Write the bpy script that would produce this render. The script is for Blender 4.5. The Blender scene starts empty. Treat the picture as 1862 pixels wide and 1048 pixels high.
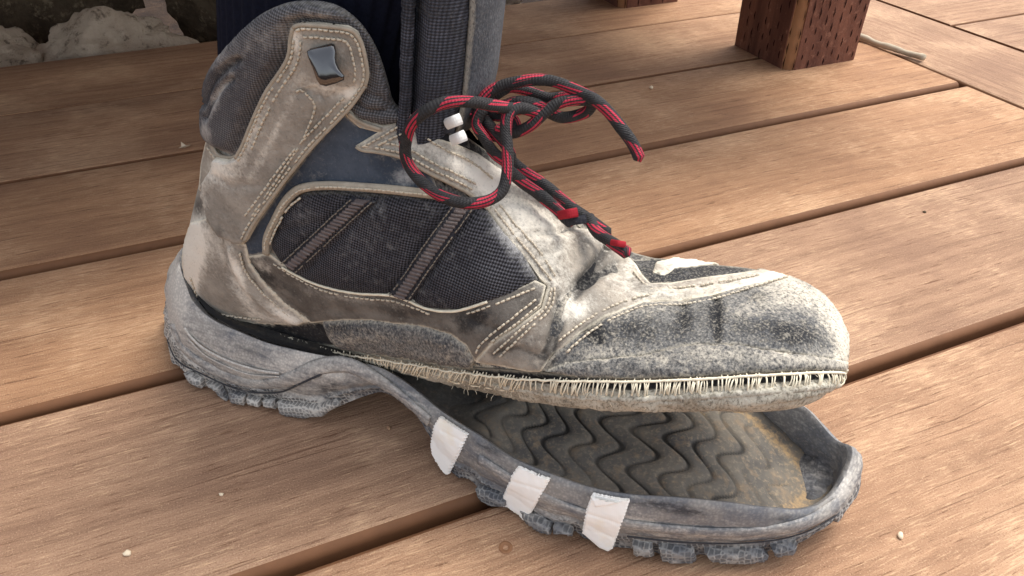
import bpy, bmesh, math, random
from mathutils import Vector, Matrix, noise
from mathutils.bvhtree import BVHTree
from mathutils.geometry import delaunay_2d_cdt
R = random.Random(7)
C = bpy.context.scene.collection
sc = bpy.context.scene

# ------------------------------------------------------------------ camera, world, sun
PITCH = math.radians(36.8); CAMH = 0.2875; FPX = 1345.0
cd = bpy.data.cameras.new('camera'); cam = bpy.data.objects.new('camera', cd); C.objects.link(cam)
cd.sensor_width = 36.0; cd.lens = 36.0 * FPX / 1862.0; cd.clip_start = 0.01; cd.clip_end = 100
cam.location = (0, 0, CAMH); cam.rotation_euler = (math.pi / 2 - PITCH, 0, 0)
sc.camera = cam
SUN_EL = math.radians(64); SUN_AZ = math.radians(58)      # azimuth clockwise from +Y
w = bpy.data.worlds.new('World'); sc.world = w; w.use_nodes = True
wn = w.node_tree; wn.nodes.clear()
sky = wn.nodes.new('ShaderNodeTexSky'); sky.sky_type = 'NISHITA'; sky.sun_disc = False
sky.sun_elevation = SUN_EL; sky.sun_rotation = SUN_AZ; sky.dust_density = 3.0; sky.air_density = 1.0
hs = wn.nodes.new('ShaderNodeHueSaturation'); hs.inputs['Saturation'].default_value = 0.35
bg = wn.nodes.new('ShaderNodeBackground'); bg.inputs['Strength'].default_value = 0.15
wo = wn.nodes.new('ShaderNodeOutputWorld')
wn.links.new(sky.outputs[0], hs.inputs['Color']); wn.links.new(hs.outputs[0], bg.inputs['Color']); wn.links.new(bg.outputs[0], wo.inputs[0])
sd = bpy.data.lights.new('sun', 'SUN'); sd.energy = 1.35; sd.angle = math.radians(28); sd.color = (1.0, 0.95, 0.88)
sun = bpy.data.objects.new('sun', sd); C.objects.link(sun)
dirv = Vector((math.sin(SUN_AZ) * math.cos(SUN_EL), math.cos(SUN_AZ) * math.cos(SUN_EL), math.sin(SUN_EL)))
sun.rotation_euler = dirv.to_track_quat('Z', 'Y').to_euler(); sun.location = dirv * 3
sc.view_settings.view_transform = 'Standard'; sc.view_settings.look = 'None'
sc.view_settings.exposure = 1.14; sc.view_settings.gamma = 1

# ------------------------------------------------------------------ frames and rays
TH = math.radians(23)
UX = Vector((math.cos(TH), -math.sin(TH), 0)); VX = Vector((math.sin(TH), math.cos(TH), 0))
BO = UX * -0.315 + VX * 0.248                       # boot origin (heel, on the deck)
def loc_of(wd): d = wd - BO; return Vector((d.dot(UX), d.dot(VX), d.z))
CP, SP = math.cos(PITCH), math.sin(PITCH)
CL = loc_of(Vector((0, 0, CAMH)))
def ray(x, y):
    a = (x - 931) / FPX; b = -(y - 524) / FPX
    d = Vector((a, CP + b * SP, -SP + b * CP))
    return Vector((d.dot(UX), d.dot(VX), d.z)).normalized()
def onV(x, y, V): d = ray(x, y); return CL + d * ((V - CL.y) / d.y)
def onZ(x, y, z): d = ray(x, y); return CL + d * ((z - CL.z) / d.z)
def to_px(p):
    wd = UX * p.x + VX * p.y + Vector((0, 0, p.z)) + BO - Vector((0, 0, CAMH))
    dep = wd.y * CP - wd.z * SP; yy = wd.y * SP + wd.z * CP
    return 931 + FPX * wd.x / dep, 524 - FPX * yy / dep

# ------------------------------------------------------------------ 2D / curve helpers
def cr(p0, p1, p2, p3, t):
    return 0.5 * ((2 * p1) + (p2 - p0) * t + (2 * p0 - 5 * p1 + 4 * p2 - p3) * t * t + (3 * p1 - p0 - 3 * p2 + p3) * t ** 3)
def spline(pts, n, closed=False):
    """Catmull-Rom through pts (Vectors), n samples per span"""
    P = [Vector(p) for p in pts]; m = len(P); out = []
    for i in range(m if closed else m - 1):
        g = (lambda k: P[k % m]) if closed else (lambda k: P[max(0, min(m - 1, k))])
        for j in range(n): out.append(cr(g(i - 1), g(i), g(i + 1), g(i + 2), j / n))
    if not closed: out.append(P[-1].copy())
    return out
def resample(pts, step, closed=False):
    P = [Vector(p) for p in pts]
    if closed: P.append(P[0].copy())
    L = [0]
    for a, b in zip(P, P[1:]): L.append(L[-1] + (b - a).length)
    n = max(2, round(L[-1] / step)); out = []; k = 0
    for i in range(n if closed else n + 1):
        s = L[-1] * i / n
        while k < len(L) - 2 and L[k + 1] < s: k += 1
        d = L[k + 1] - L[k]
        out.append(P[k].lerp(P[k + 1], (s - L[k]) / d if d > 1e-9 else 0))
    return out
def inside(p, poly):
    x, y = p[0], p[1]; c = False; j = len(poly) - 1
    for i in range(len(poly)):
        xi, yi = poly[i][0], poly[i][1]; xj, yj = poly[j][0], poly[j][1]
        if (yi > y) != (yj > y) and x < (xj - xi) * (y - yi) / (yj - yi) + xi: c = not c
        j = i
    return c
def dist_poly(p, poly, closed=True):
    best = 1e9; n = len(poly); px, py = p[0], p[1]
    for i in range(n if closed else n - 1):
        ax, ay = poly[i][0], poly[i][1]; q = poly[(i + 1) % n]
        dx, dy = q[0] - ax, q[1] - ay; l2 = dx * dx + dy * dy
        t = 0 if l2 == 0 else max(0, min(1, ((px - ax) * dx + (py - ay) * dy) / l2))
        ex, ey = px - ax - t * dx, py - ay - t * dy; d = ex * ex + ey * ey
        if d < best: best = d
    return math.sqrt(best)
def V2(l): return [Vector((x, y)) for x, y in l]
def sm(t): t = max(0, min(1, t)); return t * t * (3 - 2 * t)

# ------------------------------------------------------------------ wear painted by hand: dust and black scuffs that stay where they are
# (x, y, rx, ry, degrees, amount) on the boot's visible side
DUST = [(418, 160, 5, 34, 38, .75), (410, 190, 5, 28, 24, .6), (352, 500, 10, 50, -8, .9), (365, 440, 16, 40, 0, .6), (440, 490, 6, 50, -22, .9), (520, 565, 40, 8, 32, .8), (545, 95, 10, 40, 5, .5), (500, 250, 8, 90, 27, .5), (412, 300, 30, 26, 0, .95), (600, 150, 45, 14, 10, .6), (640, 160, 30, 12, -40, .6), (540, 60, 14, 22, 0, .5), (470, 240, 12, 55, 25, .6), (380, 350, 10, 40, 5, .5),
        (355, 470, 20, 60, 5, .9), (440, 520, 10, 60, -25, .55), (500, 575, 40, 12, 10, .6), (350, 420, 15, 30, 0, .8), (395, 440, 20, 30, 0, .35),
        (880, 320, 50, 30, 35, 1.0), (960, 390, 70, 40, 30, 1.0), (1000, 480, 35, 70, -20, .8), (930, 430, 25, 40, -30, .7), (1060, 430, 40, 25, 30, .45), (760, 250, 30, 30, 0, .35), (820, 290, 40, 14, 30, .5),
        (1045, 568, 30, 15, -25, 1.2), (1030, 545, 12, 22, 0, .9), (1080, 525, 30, 40, 20, .3), (1140, 500, 30, 40, 30, .8), (1200, 540, 60, 14, -6, .7), (1320, 520, 80, 16, -12, .9), (1420, 505, 40, 14, -10, 1.0), (960, 610, 30, 20, -40, .3),
        (1460, 540, 60, 30, 25, .95), (1525, 600, 26, 55, -15, 1.1), (1380, 560, 60, 18, -15, .55), (1540, 650, 20, 40, 0, .9), (1180, 570, 60, 12, -10, .45), (1100, 640, 60, 14, 0, .45), (1330, 650, 90, 12, 3, .5), (1240, 660, 80, 12, 0, .35), (1480, 660, 60, 14, 0, .7),
        (1240, 482, 40, 9, 4, 1.2), (700, 270, 40, 20, 0, .15), (740, 320, 20, 20, 0, .5), (600, 300, 40, 20, 0, .1), (660, 430, 40, 60, 30, .22), (560, 390, 30, 25, 30, .25), (800, 450, 60, 40, 0, .1),
        (420, 100, 30, 20, -35, .3), (500, 60, 60, 25, -20, .3), (590, 20, 60, 12, 0, .3), (395, 235, 14, 20, 0, .6), (650, 540, 90, 10, 10, .3), (480, 480, 20, 10, 30, .5),
        (640, 610, 40, 10, 10, .5), (800, 640, 60, 14, 10, .35), (700, 605, 30, 8, 10, .4)]
DARK = [(410, 420, 14, 20, 20, .7), (480, 495, 30, 14, 35, .7), (520, 520, 40, 10, 30, .5), (690, 555, 60, 12, 10, .5), (850, 585, 30, 25, 0, .8), (880, 570, 20, 14, 0, .7), (760, 565, 40, 12, 0, .4),
        (1078, 610, 26, 22, 0, 1.1), (1245, 585, 24, 38, 5, .8), (1302, 578, 15, 40, 0, 1.3), (1440, 612, 55, 24, 12, 1.0), (1160, 602, 50, 30, 0, .7), (1350, 600, 30, 20, 0, .5), (1380, 545, 24, 10, -15, .8),
        (1200, 650, 30, 8, 0, .3), (1080, 480, 22, 60, 35, .55), (1050, 520, 14, 50, 40, .6), (1010, 600, 14, 60, 8, .5), (990, 655, 25, 18, 0, .5), (920, 630, 40, 14, -30, .4), (700, 300, 60, 30, 0, .3), (540, 340, 30, 20, 0, .3),
        (600, 250, 20, 40, 30, .2), (360, 380, 10, 20, 0, .9), (620, 590, 40, 12, 0, .5), (400, 590, 50, 14, 20, .6)]
def blob(lst, x, y):
    v = 0
    for cx, cy, rx, ry, an, am in lst:
        dx, dy = x - cx, y - cy
        if abs(dx) + abs(dy) > 3.2 * (rx + ry): continue
        c, s = math.cos(math.radians(an)), math.sin(math.radians(an))
        a = (dx * c + dy * s) / rx; b = (-dx * s + dy * c) / ry
        v += am * math.exp(-(a * a + b * b) * .9)
    return v

# ------------------------------------------------------------------ materials
def lin(r, g, b):
    f = lambda c: ((c / 255 + .055) / 1.055) ** 2.4 if c > 10 else c / 255 / 12.92
    return (f(r), f(g), f(b), 1)
class NT:
    def __init__(s, name):
        s.m = bpy.data.materials.new(name); s.m.use_nodes = True; s.t = s.m.node_tree; s.t.nodes.clear()
        s.o = s.n('ShaderNodeOutputMaterial'); s.b = s.n('ShaderNodeBsdfPrincipled'); s.l(s.b.outputs[0], s.o.inputs[0])
    def n(s, t, **k):
        x = s.t.nodes.new(t)
        for a, v in k.items(): setattr(x, a, v)
        return x
    def l(s, a, b): s.t.links.new(a, b)
    def put(s, sock, v):
        if hasattr(v, 'is_linked'): s.l(v, sock)
        else: sock.default_value = v
    def math(s, op, a, b=0.0, c=None, clamp=False):
        x = s.n('ShaderNodeMath', operation=op, use_clamp=clamp); s.put(x.inputs[0], a); s.put(x.inputs[1], b)
        if c is not None: s.put(x.inputs[2], c)
        return x.outputs[0]
    def mix(s, f, a, b, mode='MIX'):
        x = s.n('ShaderNodeMix', data_type='RGBA', blend_type=mode); x.clamp_factor = True
        s.put(x.inputs[0], f); s.put(x.inputs[6], a); s.put(x.inputs[7], b); return x.outputs[2]
    def noise(s, vec, scale, detail=4, rough=.6, dist=0):
        x = s.n('ShaderNodeTexNoise'); x.inputs['Scale'].default_value = scale; x.inputs['Detail'].default_value = detail
        x.inputs['Roughness'].default_value = rough; x.inputs['Distortion'].default_value = dist
        if vec: s.l(vec, x.inputs['Vector'])
        return x.outputs['Fac']
    def voro(s, vec, scale, feature='F1', rnd=1):
        x = s.n('ShaderNodeTexVoronoi', feature=feature); x.inputs['Scale'].default_value = scale; x.inputs['Randomness'].default_value = rnd
        s.l(vec, x.inputs['Vector']); return x.outputs['Distance']
    def ss(s, v, a, b):
        x = s.n('ShaderNodeMapRange', interpolation_type='SMOOTHSTEP'); s.put(x.inputs[0], v)
        x.inputs[1].default_value = a; x.inputs[2].default_value = b; return x.outputs[0]
    def obj(s): return s.n('ShaderNodeTexCoord').outputs['Object']
    def attr(s, n): return s.n('ShaderNodeAttribute', attribute_name=n).outputs['Fac']
    def attrc(s, n): return s.n('ShaderNodeAttribute', attribute_name=n).outputs['Color']
    def mapping(s, vec, rot=(0, 0, 0), scale=(1, 1, 1), loc=(0, 0, 0)):
        x = s.n('ShaderNodeMapping'); s.l(vec, x.inputs[0]); x.inputs['Rotation'].default_value = rot; x.inputs['Scale'].default_value = scale; x.inputs['Location'].default_value = loc
        return x.outputs[0]
    def bump(s, h, strength=.5, dist=.001, nrm=None):
        x = s.n('ShaderNodeBump'); x.inputs['Strength'].default_value = strength; x.inputs['Distance'].default_value = dist
        s.l(h, x.inputs['Height'])
        if nrm: s.l(nrm, x.inputs['Normal'])
        return x.outputs[0]
    def fin(s, col, rough, nrm=None, spec=.3):
        s.put(s.b.inputs['Base Color'], col); s.put(s.b.inputs['Roughness'], rough)
        s.b.inputs['Specular IOR Level'].default_value = spec
        if nrm: s.l(nrm, s.b.inputs['Normal'])
        return s.m

def weave_height(t, co, period, rot=.6):
    """over-under weave in the boot's side plane"""
    m = t.mapping(co, rot=(0, rot, 0), scale=(1, 1, 1))
    sp = t.n('ShaderNodeSeparateXYZ'); t.l(m, sp.inputs[0])
    k = 2 * math.pi / period
    a = t.math('SINE', t.math('MULTIPLY', sp.outputs[0], k)); b = t.math('SINE', t.math('MULTIPLY', sp.outputs[2], k))
    return t.math('MULTIPLY_ADD', t.math('MULTIPLY', a, b), .5, .5)

def wear_mat(name, base, dust, dark, rough=.75, fine=900, grain=.5, weave=None, dustk=1.0, suede=0, edgek=.7, bumpk=.5, base2=None, spec=.25, pores=True, weave_lo=.35):
    t = NT(name); co = t.obj()
    n1 = t.noise(co, 45, 5, .65); n2 = t.noise(co, 260, 4, .7); n3 = t.noise(co, fine, 3, .7)
    col = t.mix(t.ss(n1, .35, .65), base, base2 or tuple(c * .72 for c in base[:3]) + (1,))
    h = n3
    if weave:
        wv = weave_height(t, co, weave)
        col = t.mix(t.ss(wv, .3, .8), tuple(c * weave_lo for c in base[:3]) + (1,), col)
        h = t.math('MULTIPLY_ADD', n3, .3, wv)
    # dust: attribute plus noise threshold, broken by fine grain
    dn = t.math('ADD', t.math('MULTIPLY', t.math('SUBTRACT', n2, .5), 1.1), t.math('MULTIPLY', t.math('SUBTRACT', n3, .5), 1.3 * grain))
    dn = t.math('ADD', dn, t.math('MULTIPLY', t.math('SUBTRACT', n1, .5), .9))
    d = t.math('ADD', t.math('MULTIPLY', t.attr('dust'), dustk), dn)
    dk = t.math('ADD', t.math('ADD', t.attr('dark'), .05), t.math('MULTIPLY', dn, 1.25))
    col = t.mix(t.math('MULTIPLY', t.ss(dk, .15, .95), .9), col, dark)
    col = t.mix(t.math('MULTIPLY', t.ss(d, .05, 1.0), .93), col, dust)
    e = t.math('MULTIPLY', t.ss(t.math('ADD', t.attr('edge'), t.math('MULTIPLY', dn, .5)), .35, .9), edgek)
    col = t.mix(e, col, lin(222, 212, 190))
    # hard speckle: worn nap
    sp = t.ss(n3, .55, .78)
    col = t.mix(t.math('MULTIPLY', sp, .12 + .0 * suede), col, dust)
    sk = t.ss(n3, .42, .3)
    col = t.mix(t.math('MULTIPLY', sk, .3 + .3 * suede), col, dark)
    if suede:
        ck = t.noise(t.mapping(co, rot=(0, .5, 0), scale=(1, 1, .6)), 1150, 2, .6); col = t.mix(t.math('MULTIPLY', t.ss(ck, .5, .72), .3), col, dust); col = t.mix(t.math('MULTIPLY', t.ss(ck, .5, .32), .6), col, dark)
    nr = t.bump(h, bumpk, .0006)
    nr = t.bump(n2, .35, .0015, nr)
    if pores:
        cr_ = t.n('ShaderNodeTexVoronoi', feature='DISTANCE_TO_EDGE'); cr_.inputs['Scale'].default_value = 210; t.l(t.mapping(co, scale=(1, 1, .55), rot=(0, .7, 0)), cr_.inputs['Vector'])
        cm = t.ss(cr_.outputs['Distance'], 0, .06); nr = t.bump(cm, .12, .0006, nr)
    return t.fin(col, rough, nr, spec)

DUSTC = lin(214, 204, 186)
M = {}
M['taupe'] = wear_mat('worn_taupe_leather', lin(160, 153, 142), lin(232, 225, 211), lin(56, 54, 52), .55, 700, .5, base2=lin(128, 122, 113))
M['beige'] = wear_mat('dusty_beige_leather', lin(160, 150, 136), lin(230, 222, 206), lin(60, 57, 54), .7, 700, .7, base2=lin(120, 113, 104), dustk=.62)
M['rand'] = wear_mat('worn_brown_leather_rand', lin(116, 110, 102), lin(200, 192, 178), lin(32, 32, 34), .7, 800, .5, base2=lin(84, 78, 72))
M['suede'] = wear_mat('worn_grey_suede', lin(110, 108, 104), lin(202, 193, 176), lin(24, 25, 29), .92, 640, .9, suede=.25, base2=lin(82, 83, 85), dustk=.68, edgek=.3, pores=False)
M['blue'] = wear_mat('dusty_blue_nubuck', lin(74, 82, 93), lin(168, 168, 166), lin(30, 34, 42), .85, 900, .5, base2=lin(52, 61, 73), pores=False, edgek=.3)
M['mesh'] = wear_mat('dark_woven_mesh', lin(88, 87, 92), lin(164, 162, 160), lin(15, 15, 20), .9, 1200, .35, weave=.0016, edgek=.1, base2=lin(62, 61, 67), pores=False, bumpk=.8, weave_lo=.10)
M['collar'] = wear_mat('grey_collar_fabric', lin(114, 112, 113), lin(182, 177, 170), lin(36, 36, 42), .9, 1200, .35, weave=.0014, edgek=.1, base2=lin(84, 82, 86), pores=False, bumpk=.7, weave_lo=.3)
M['tongue'] = wear_mat('slate_tongue_fabric', lin(92, 94, 104), lin(150, 148, 148), lin(24, 25, 30), .9, 1200, .35, weave=.0016, edgek=.0, base2=lin(72, 74, 82), pores=False, bumpk=.7, weave_lo=.25)
M['black'] = wear_mat('torn_black_fabric', lin(40, 40, 42), lin(150, 145, 136), lin(14, 14, 16), .95, 700, .9, base2=lin(26, 26, 28), pores=False, edgek=.25)
M['felt'] = wear_mat('dirty_cream_felt', lin(186, 180, 164), lin(216, 211, 198), lin(74, 68, 58), .95, 380, 1.2, suede=.3, base2=lin(142, 135, 120), pores=False, edgek=.0)
M['webbing'] = wear_mat('grey_pink_webbing', lin(112, 100, 96), lin(156, 146, 140), lin(50, 45, 46), .9, 900, .3, base2=lin(92, 82, 80), pores=False, edgek=.0)
M['strip'] = wear_mat('dark_edge_tape', lin(56, 56, 60), lin(150, 146, 142), lin(22, 22, 26), .9, 900, .5, base2=lin(42, 42, 48), pores=False, edgek=.0)
M['greysuede'] = wear_mat('grey_suede_tongue_edge', lin(84, 87, 91), lin(128, 127, 126), lin(50, 52, 56), .9, 700, .8, base2=lin(66, 69, 74), suede=.2, pores=False, edgek=.3)

def simple(name, c, rough=.6, spec=.3, nscale=300, var=.3, bump=.2, bd=.0005):
    t = NT(name); co = t.obj(); n = t.noise(co, nscale, 4, .65)
    col = t.mix(n, tuple(x * (1 - var) for x in c[:3]) + (1,), tuple(min(1, x * (1 + var)) for x in c[:3]) + (1,))
    return t.fin(col, rough, t.bump(n, bump, bd), spec)
M['thread'] = simple('cream_thread', lin(226, 216, 192), .9, .1, 500, .25)
M['stitch'] = simple('pale_stitching', lin(196, 184, 164), .9, .1, 160, .4)
M['stitchd'] = simple('grey_stitching', lin(128, 118, 106), .9, .1, 160, .4)
M['red'] = simple('red_webbing', lin(150, 32, 42), .8, .2, 700, .3)
M['white'] = simple('white_tag', lin(236, 234, 228), .7, .3, 300, .08)
M['hook'] = simple('black_enamel', lin(20, 20, 24), .14, 1.0, 300, .2, .0)
M['hook'].node_tree.nodes['Principled BSDF'].inputs['Coat Weight'].default_value = 1.0
M['hook'].node_tree.nodes['Principled BSDF'].inputs['Coat IOR'].default_value = 1.55
M['welt'] = simple('worn_welt_piping', lin(160, 150, 134), .8, .2, 260, .5)

def sole_mat():
    t = NT('worn_grey_rubber'); co = t.obj()
    n1 = t.noise(co, 60, 5, .65); n2 = t.noise(co, 420, 4, .7); n3 = t.noise(t.mapping(co, rot=(0, -.25, 0), scale=(.25, 1, 1.6)), 260, 4, .65)
    col = t.mix(t.ss(n1, .35, .65), lin(112, 113, 116), lin(150, 146, 140))
    dn = t.math('ADD', t.math('MULTIPLY', t.math('SUBTRACT', n2, .5), 1.2), t.math('MULTIPLY', t.math('SUBTRACT', n3, .5), 1.6))
    col = t.mix(t.math('MULTIPLY', t.ss(t.math('ADD', t.attr('dark'), dn), .2, .9), .9), col, lin(36, 38, 44))
    col = t.mix(t.math('MULTIPLY', t.ss(t.math('ADD', t.attr('dust'), dn), .1, 1.0), .9), col, lin(208, 202, 192))
    mp = t.mapping(co, rot=(0, .2, 0), scale=(1, .6, 1))
    hx = t.n('ShaderNodeTexVoronoi', feature='DISTANCE_TO_EDGE'); hx.inputs['Scale'].default_value = 430; hx.inputs['Randomness'].default_value = .35; t.l(mp, hx.inputs['Vector'])
    cell = t.ss(hx.outputs['Distance'], .04, .22)
    hx_amt = t.attr('hex')
    col = t.mix(t.math('MULTIPLY', t.math('MULTIPLY', cell, hx_amt), .75), col, lin(40, 42, 48))
    pb = t.ss(t.voro(mp, 760, 'F1', .9), .25, .6)
    col = t.mix(t.math('MULTIPLY', t.math('SUBTRACT', 1.0, hx_amt, clamp=True), t.math('MULTIPLY', pb, .24)), col, lin(48, 51, 60))
    h = t.math('ADD', t.math('MULTIPLY', t.math('MULTIPLY', cell, hx_amt), -1.0), t.math('MULTIPLY', n2, .5))
    return t.fin(col, .7, t.bump(h, .6, .0007), .3)
M['sole'] = sole_mat()
def floor_mat():
    t = NT('dusty_tread_footbed'); co = t.obj()
    n1 = t.noise(co, 40, 5, .6); n2 = t.noise(co, 500, 4, .7)
    col = t.mix(t.ss(n1, .35, .65), lin(116, 109, 98), lin(88, 85, 81))
    col = t.mix(t.math('MULTIPLY', t.ss(n2, .48, .7), .5), col, lin(158, 144, 122)); col = t.mix(t.math('MULTIPLY', t.ss(t.noise(co, 130, 5, .7), .52, .66), .45), col, lin(146, 124, 98))
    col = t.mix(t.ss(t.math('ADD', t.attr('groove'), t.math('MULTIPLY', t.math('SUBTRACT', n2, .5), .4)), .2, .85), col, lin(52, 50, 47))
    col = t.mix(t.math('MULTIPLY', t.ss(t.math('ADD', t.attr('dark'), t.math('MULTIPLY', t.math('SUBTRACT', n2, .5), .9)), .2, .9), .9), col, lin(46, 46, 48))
    col = t.mix(t.math('MULTIPLY', t.ss(t.math('ADD', t.attr('dust'), t.math('MULTIPLY', t.math('SUBTRACT', n2, .5), 1.8)), .25, .9), .85), col, lin(164, 138, 102))
    return t.fin(col, .8, t.bump(n2, .5, .0008), .25)
M['floor'] = floor_mat()
def tape_mat():
    t = NT('cream_cloth_tape'); co = t.obj(); n1 = t.noise(co, 70, 4); wv = weave_height(t, co, .0011, .9)
    col = t.mix(t.ss(n1, .5, .85), lin(252, 250, 244), lin(250, 240, 218))
    return t.fin(col, .8, t.bump(wv, .15, .0003), .2)
M['tape'] = tape_mat()
def lace_mat():
    t = NT('black_red_rope_lace'); uv = t.n('ShaderNodeUVMap', uv_map='UVMap').outputs[0]
    s = t.n('ShaderNodeSeparateXYZ'); t.l(uv, s.inputs[0]); u, v = s.outputs[0], s.outputs[1]
    # u in metres along, v 0..1 around; red picks sit on a slanted checker, striped into strands
    tw = t.math('ADD', t.math('MULTIPLY', u, 1 / .0175), t.math('MULTIPLY', v, 1.0))
    f = t.math('FRACT', tw)
    seg = t.math('MULTIPLY', t.math('GREATER_THAN', f, .02), t.math('LESS_THAN', f, .52))
    sv = t.math('FRACT', t.math('ADD', t.math('MULTIPLY', v, 2.0), t.math('MULTIPLY', u, 16.0)))
    band = t.math('LESS_THAN', sv, .72)
    strand = t.math('SINE', t.math('MULTIPLY', t.math('ADD', t.math('MULTIPLY', v, 10.0), t.math('MULTIPLY', u, 60)), 2 * math.pi))
    strand = t.math('GREATER_THAN', strand, -.25)
    m = t.math('MULTIPLY', t.math('MULTIPLY', seg, band), strand)
    br = t.math('SINE', t.math('MULTIPLY', u, 2 * math.pi / .0011)); br2 = t.math('SINE', t.math('MULTIPLY', t.math('ADD', v, t.math('MULTIPLY', u, 60)), 2 * math.pi * 14))
    n = t.noise(t.obj(), 500, 3)
    blk = t.mix(n, lin(20, 20, 22), lin(62, 60, 60)); red = t.mix(n, lin(146, 30, 48), lin(198, 58, 80))
    h = t.math('ADD', br, br2)
    return t.fin(t.mix(m, blk, red), .75, t.bump(h, .35, .0004), .25)
M['lace'] = lace_mat()
def sock_mat():
    t = NT('navy_rib_knit'); n = t.noise(t.obj(), 600, 3)
    col = t.mix(n, lin(13, 14, 22), lin(28, 30, 44))
    return t.fin(col, .95, t.bump(n, .5, .0008), .1)
M['sock'] = sock_mat()

def deck_mat():
    t = NT('brown_composite_decking'); co = t.obj()
    oi = t.n('ShaderNodeObjectInfo').outputs['Random']
    off = t.n('ShaderNodeCombineXYZ'); t.l(t.math('MULTIPLY', oi, 37.0), off.inputs[0]); t.l(t.math('MULTIPLY', oi, 11.0), off.inputs[1])
    va = t.n('ShaderNodeVectorMath', operation='ADD'); t.l(co, va.inputs[0]); t.l(off.outputs[0], va.inputs[1]); v = va.outputs[0]
    # slow waviness of the embossed grain
    nw = t.noise(t.mapping(v, scale=(3, 9, 1)), 1.6, 3, .5)
    wv = t.n('ShaderNodeCombineXYZ'); t.l(t.math('MULTIPLY', t.math('SUBTRACT', nw, .5), .014), wv.inputs[1])
    vb = t.n('ShaderNodeVectorMath', operation='ADD'); t.l(v, vb.inputs[0]); t.l(wv.outputs[0], vb.inputs[1]); g = vb.outputs[0]
    g1 = t.noise(t.mapping(g, scale=(6, 150, 20)), 1, 5, .65)         # broad streaks
    g2 = t.noise(t.mapping(g, scale=(75, 880, 60)), 1, 4, .7)         # fine light dashes
    g3 = t.noise(v, 1300, 2, .7)                                      # grit
    cl = t.noise(v, 10, 5, .6)                                         # cloudy foot wear
    g4 = t.noise(t.mapping(g, scale=(34, 460, 30), loc=(3, 1, 0)), 1, 4, .75)
    g5 = t.noise(t.mapping(g, scale=(5, 560, 30), loc=(7, 2, 0)), 1, 2, .5)
    col = t.mix(t.ss(g1, .3, .7), lin(144, 102, 67), lin(173, 127, 86))
    col = t.mix(t.math('MULTIPLY', t.ss(cl, .45, .66), .6), col, lin(184, 139, 98))
    col = t.mix(t.math('MULTIPLY', t.ss(cl, .46, .32), .5), col, lin(136, 94, 64))
    tint = t.n('ShaderNodeHueSaturation'); t.l(t.math('MULTIPLY_ADD', oi, .14, .94), tint.inputs['Value']); t.l(t.math('MULTIPLY_ADD', oi, .12, .80), tint.inputs['Saturation']); t.l(col, tint.inputs['Color']); col = tint.outputs[0]
    lt = t.math('ADD', g2, t.math('MULTIPLY', t.math('SUBTRACT', cl, .5), .6))
    col = t.mix(t.math('MULTIPLY', t.ss(lt, .52, .70), .55), col, lin(220, 184, 146))
    col = t.mix(t.math('MULTIPLY', t.ss(g4, .445, .31), .8), col, lin(96, 62, 42))
    col = t.mix(t.math('MULTIPLY', t.ss(g5, .36, .28), .6), col, lin(92, 60, 42))
    col = t.mix(t.math('MULTIPLY', t.ss(g3, .56, .72), .5), col, lin(220, 186, 154))
    col = t.mix(t.math('MULTIPLY', t.ss(g3, .44, .28), .6), col, lin(92, 62, 44))
    h = t.math('ADD', t.math('MULTIPLY', g1, .6), t.math('ADD', t.math('MULTIPLY', g2, .7), t.math('MULTIPLY', g4, .8)))
    nr = t.bump(h, .7, .0018); nr = t.bump(g3, .4, .0008, nr)
    return t.fin(col, .78, nr, .2)
M['deck'] = deck_mat()
M['deckedge'] = simple('smooth_brown_board_edge', lin(112, 76, 50), .7, .3, 90, .25, .15, .001)  # moulded edge's own brown, darkened further to put gap shade into it
def post_mat():
    t = NT('treated_red_brown_timber'); co = t.obj()
    n = t.noise(t.mapping(co, scale=(60, 60, 6)), 1, 4, .6); n2 = t.noise(co, 140, 4, .65)
    col = t.mix(t.ss(n, .3, .7), lin(84, 52, 42), lin(118, 78, 62)); col = t.mix(t.math('MULTIPLY', t.ss(n2, .55, .75), .4), col, lin(168, 122, 100))
    col = t.mix(t.math('MULTIPLY', t.ss(t.math('ADD', t.attr('wane'), t.math('MULTIPLY', t.math('SUBTRACT', n2, .5), .8)), .45, .85), .75), col, lin(158, 116, 80))
    return t.fin(col, .75, t.bump(n2, .5, .002), .2)
M['post'] = post_mat()
M['slot'] = simple('incision_dark', lin(44, 24, 20), .9, .1)
def rock_mat(name, a, b, c):
    t = NT(name); co = t.obj(); n = t.noise(co, 14, 6, .7); n2 = t.noise(co, 60, 5, .75); v = t.voro(co, 22)
    col = t.mix(t.ss(n, .35, .65), a, b); col = t.mix(t.math('MULTIPLY', t.ss(n2, .52, .68), .85), col, c)
    return t.fin(col, .95, t.bump(n2, .8, .01), .15)
M['rockpale'] = rock_mat('pale_pitted_limestone', lin(200, 184, 164), lin(170, 152, 132), lin(84, 72, 60))
M['rockdark'] = rock_mat('dark_mottled_rock', lin(112, 98, 80), lin(74, 62, 50), lin(160, 142, 116))
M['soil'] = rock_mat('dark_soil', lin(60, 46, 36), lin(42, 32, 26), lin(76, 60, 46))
M['crumb'] = simple('pale_crumb', lin(222, 204, 176), .8, .2)
M['twig'] = simple('bleached_twig', lin(176, 164, 144), .9, .1, 120, .3)
M['screw'] = simple('brown_coated_screw', lin(132, 94, 66), .75, .3)

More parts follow.
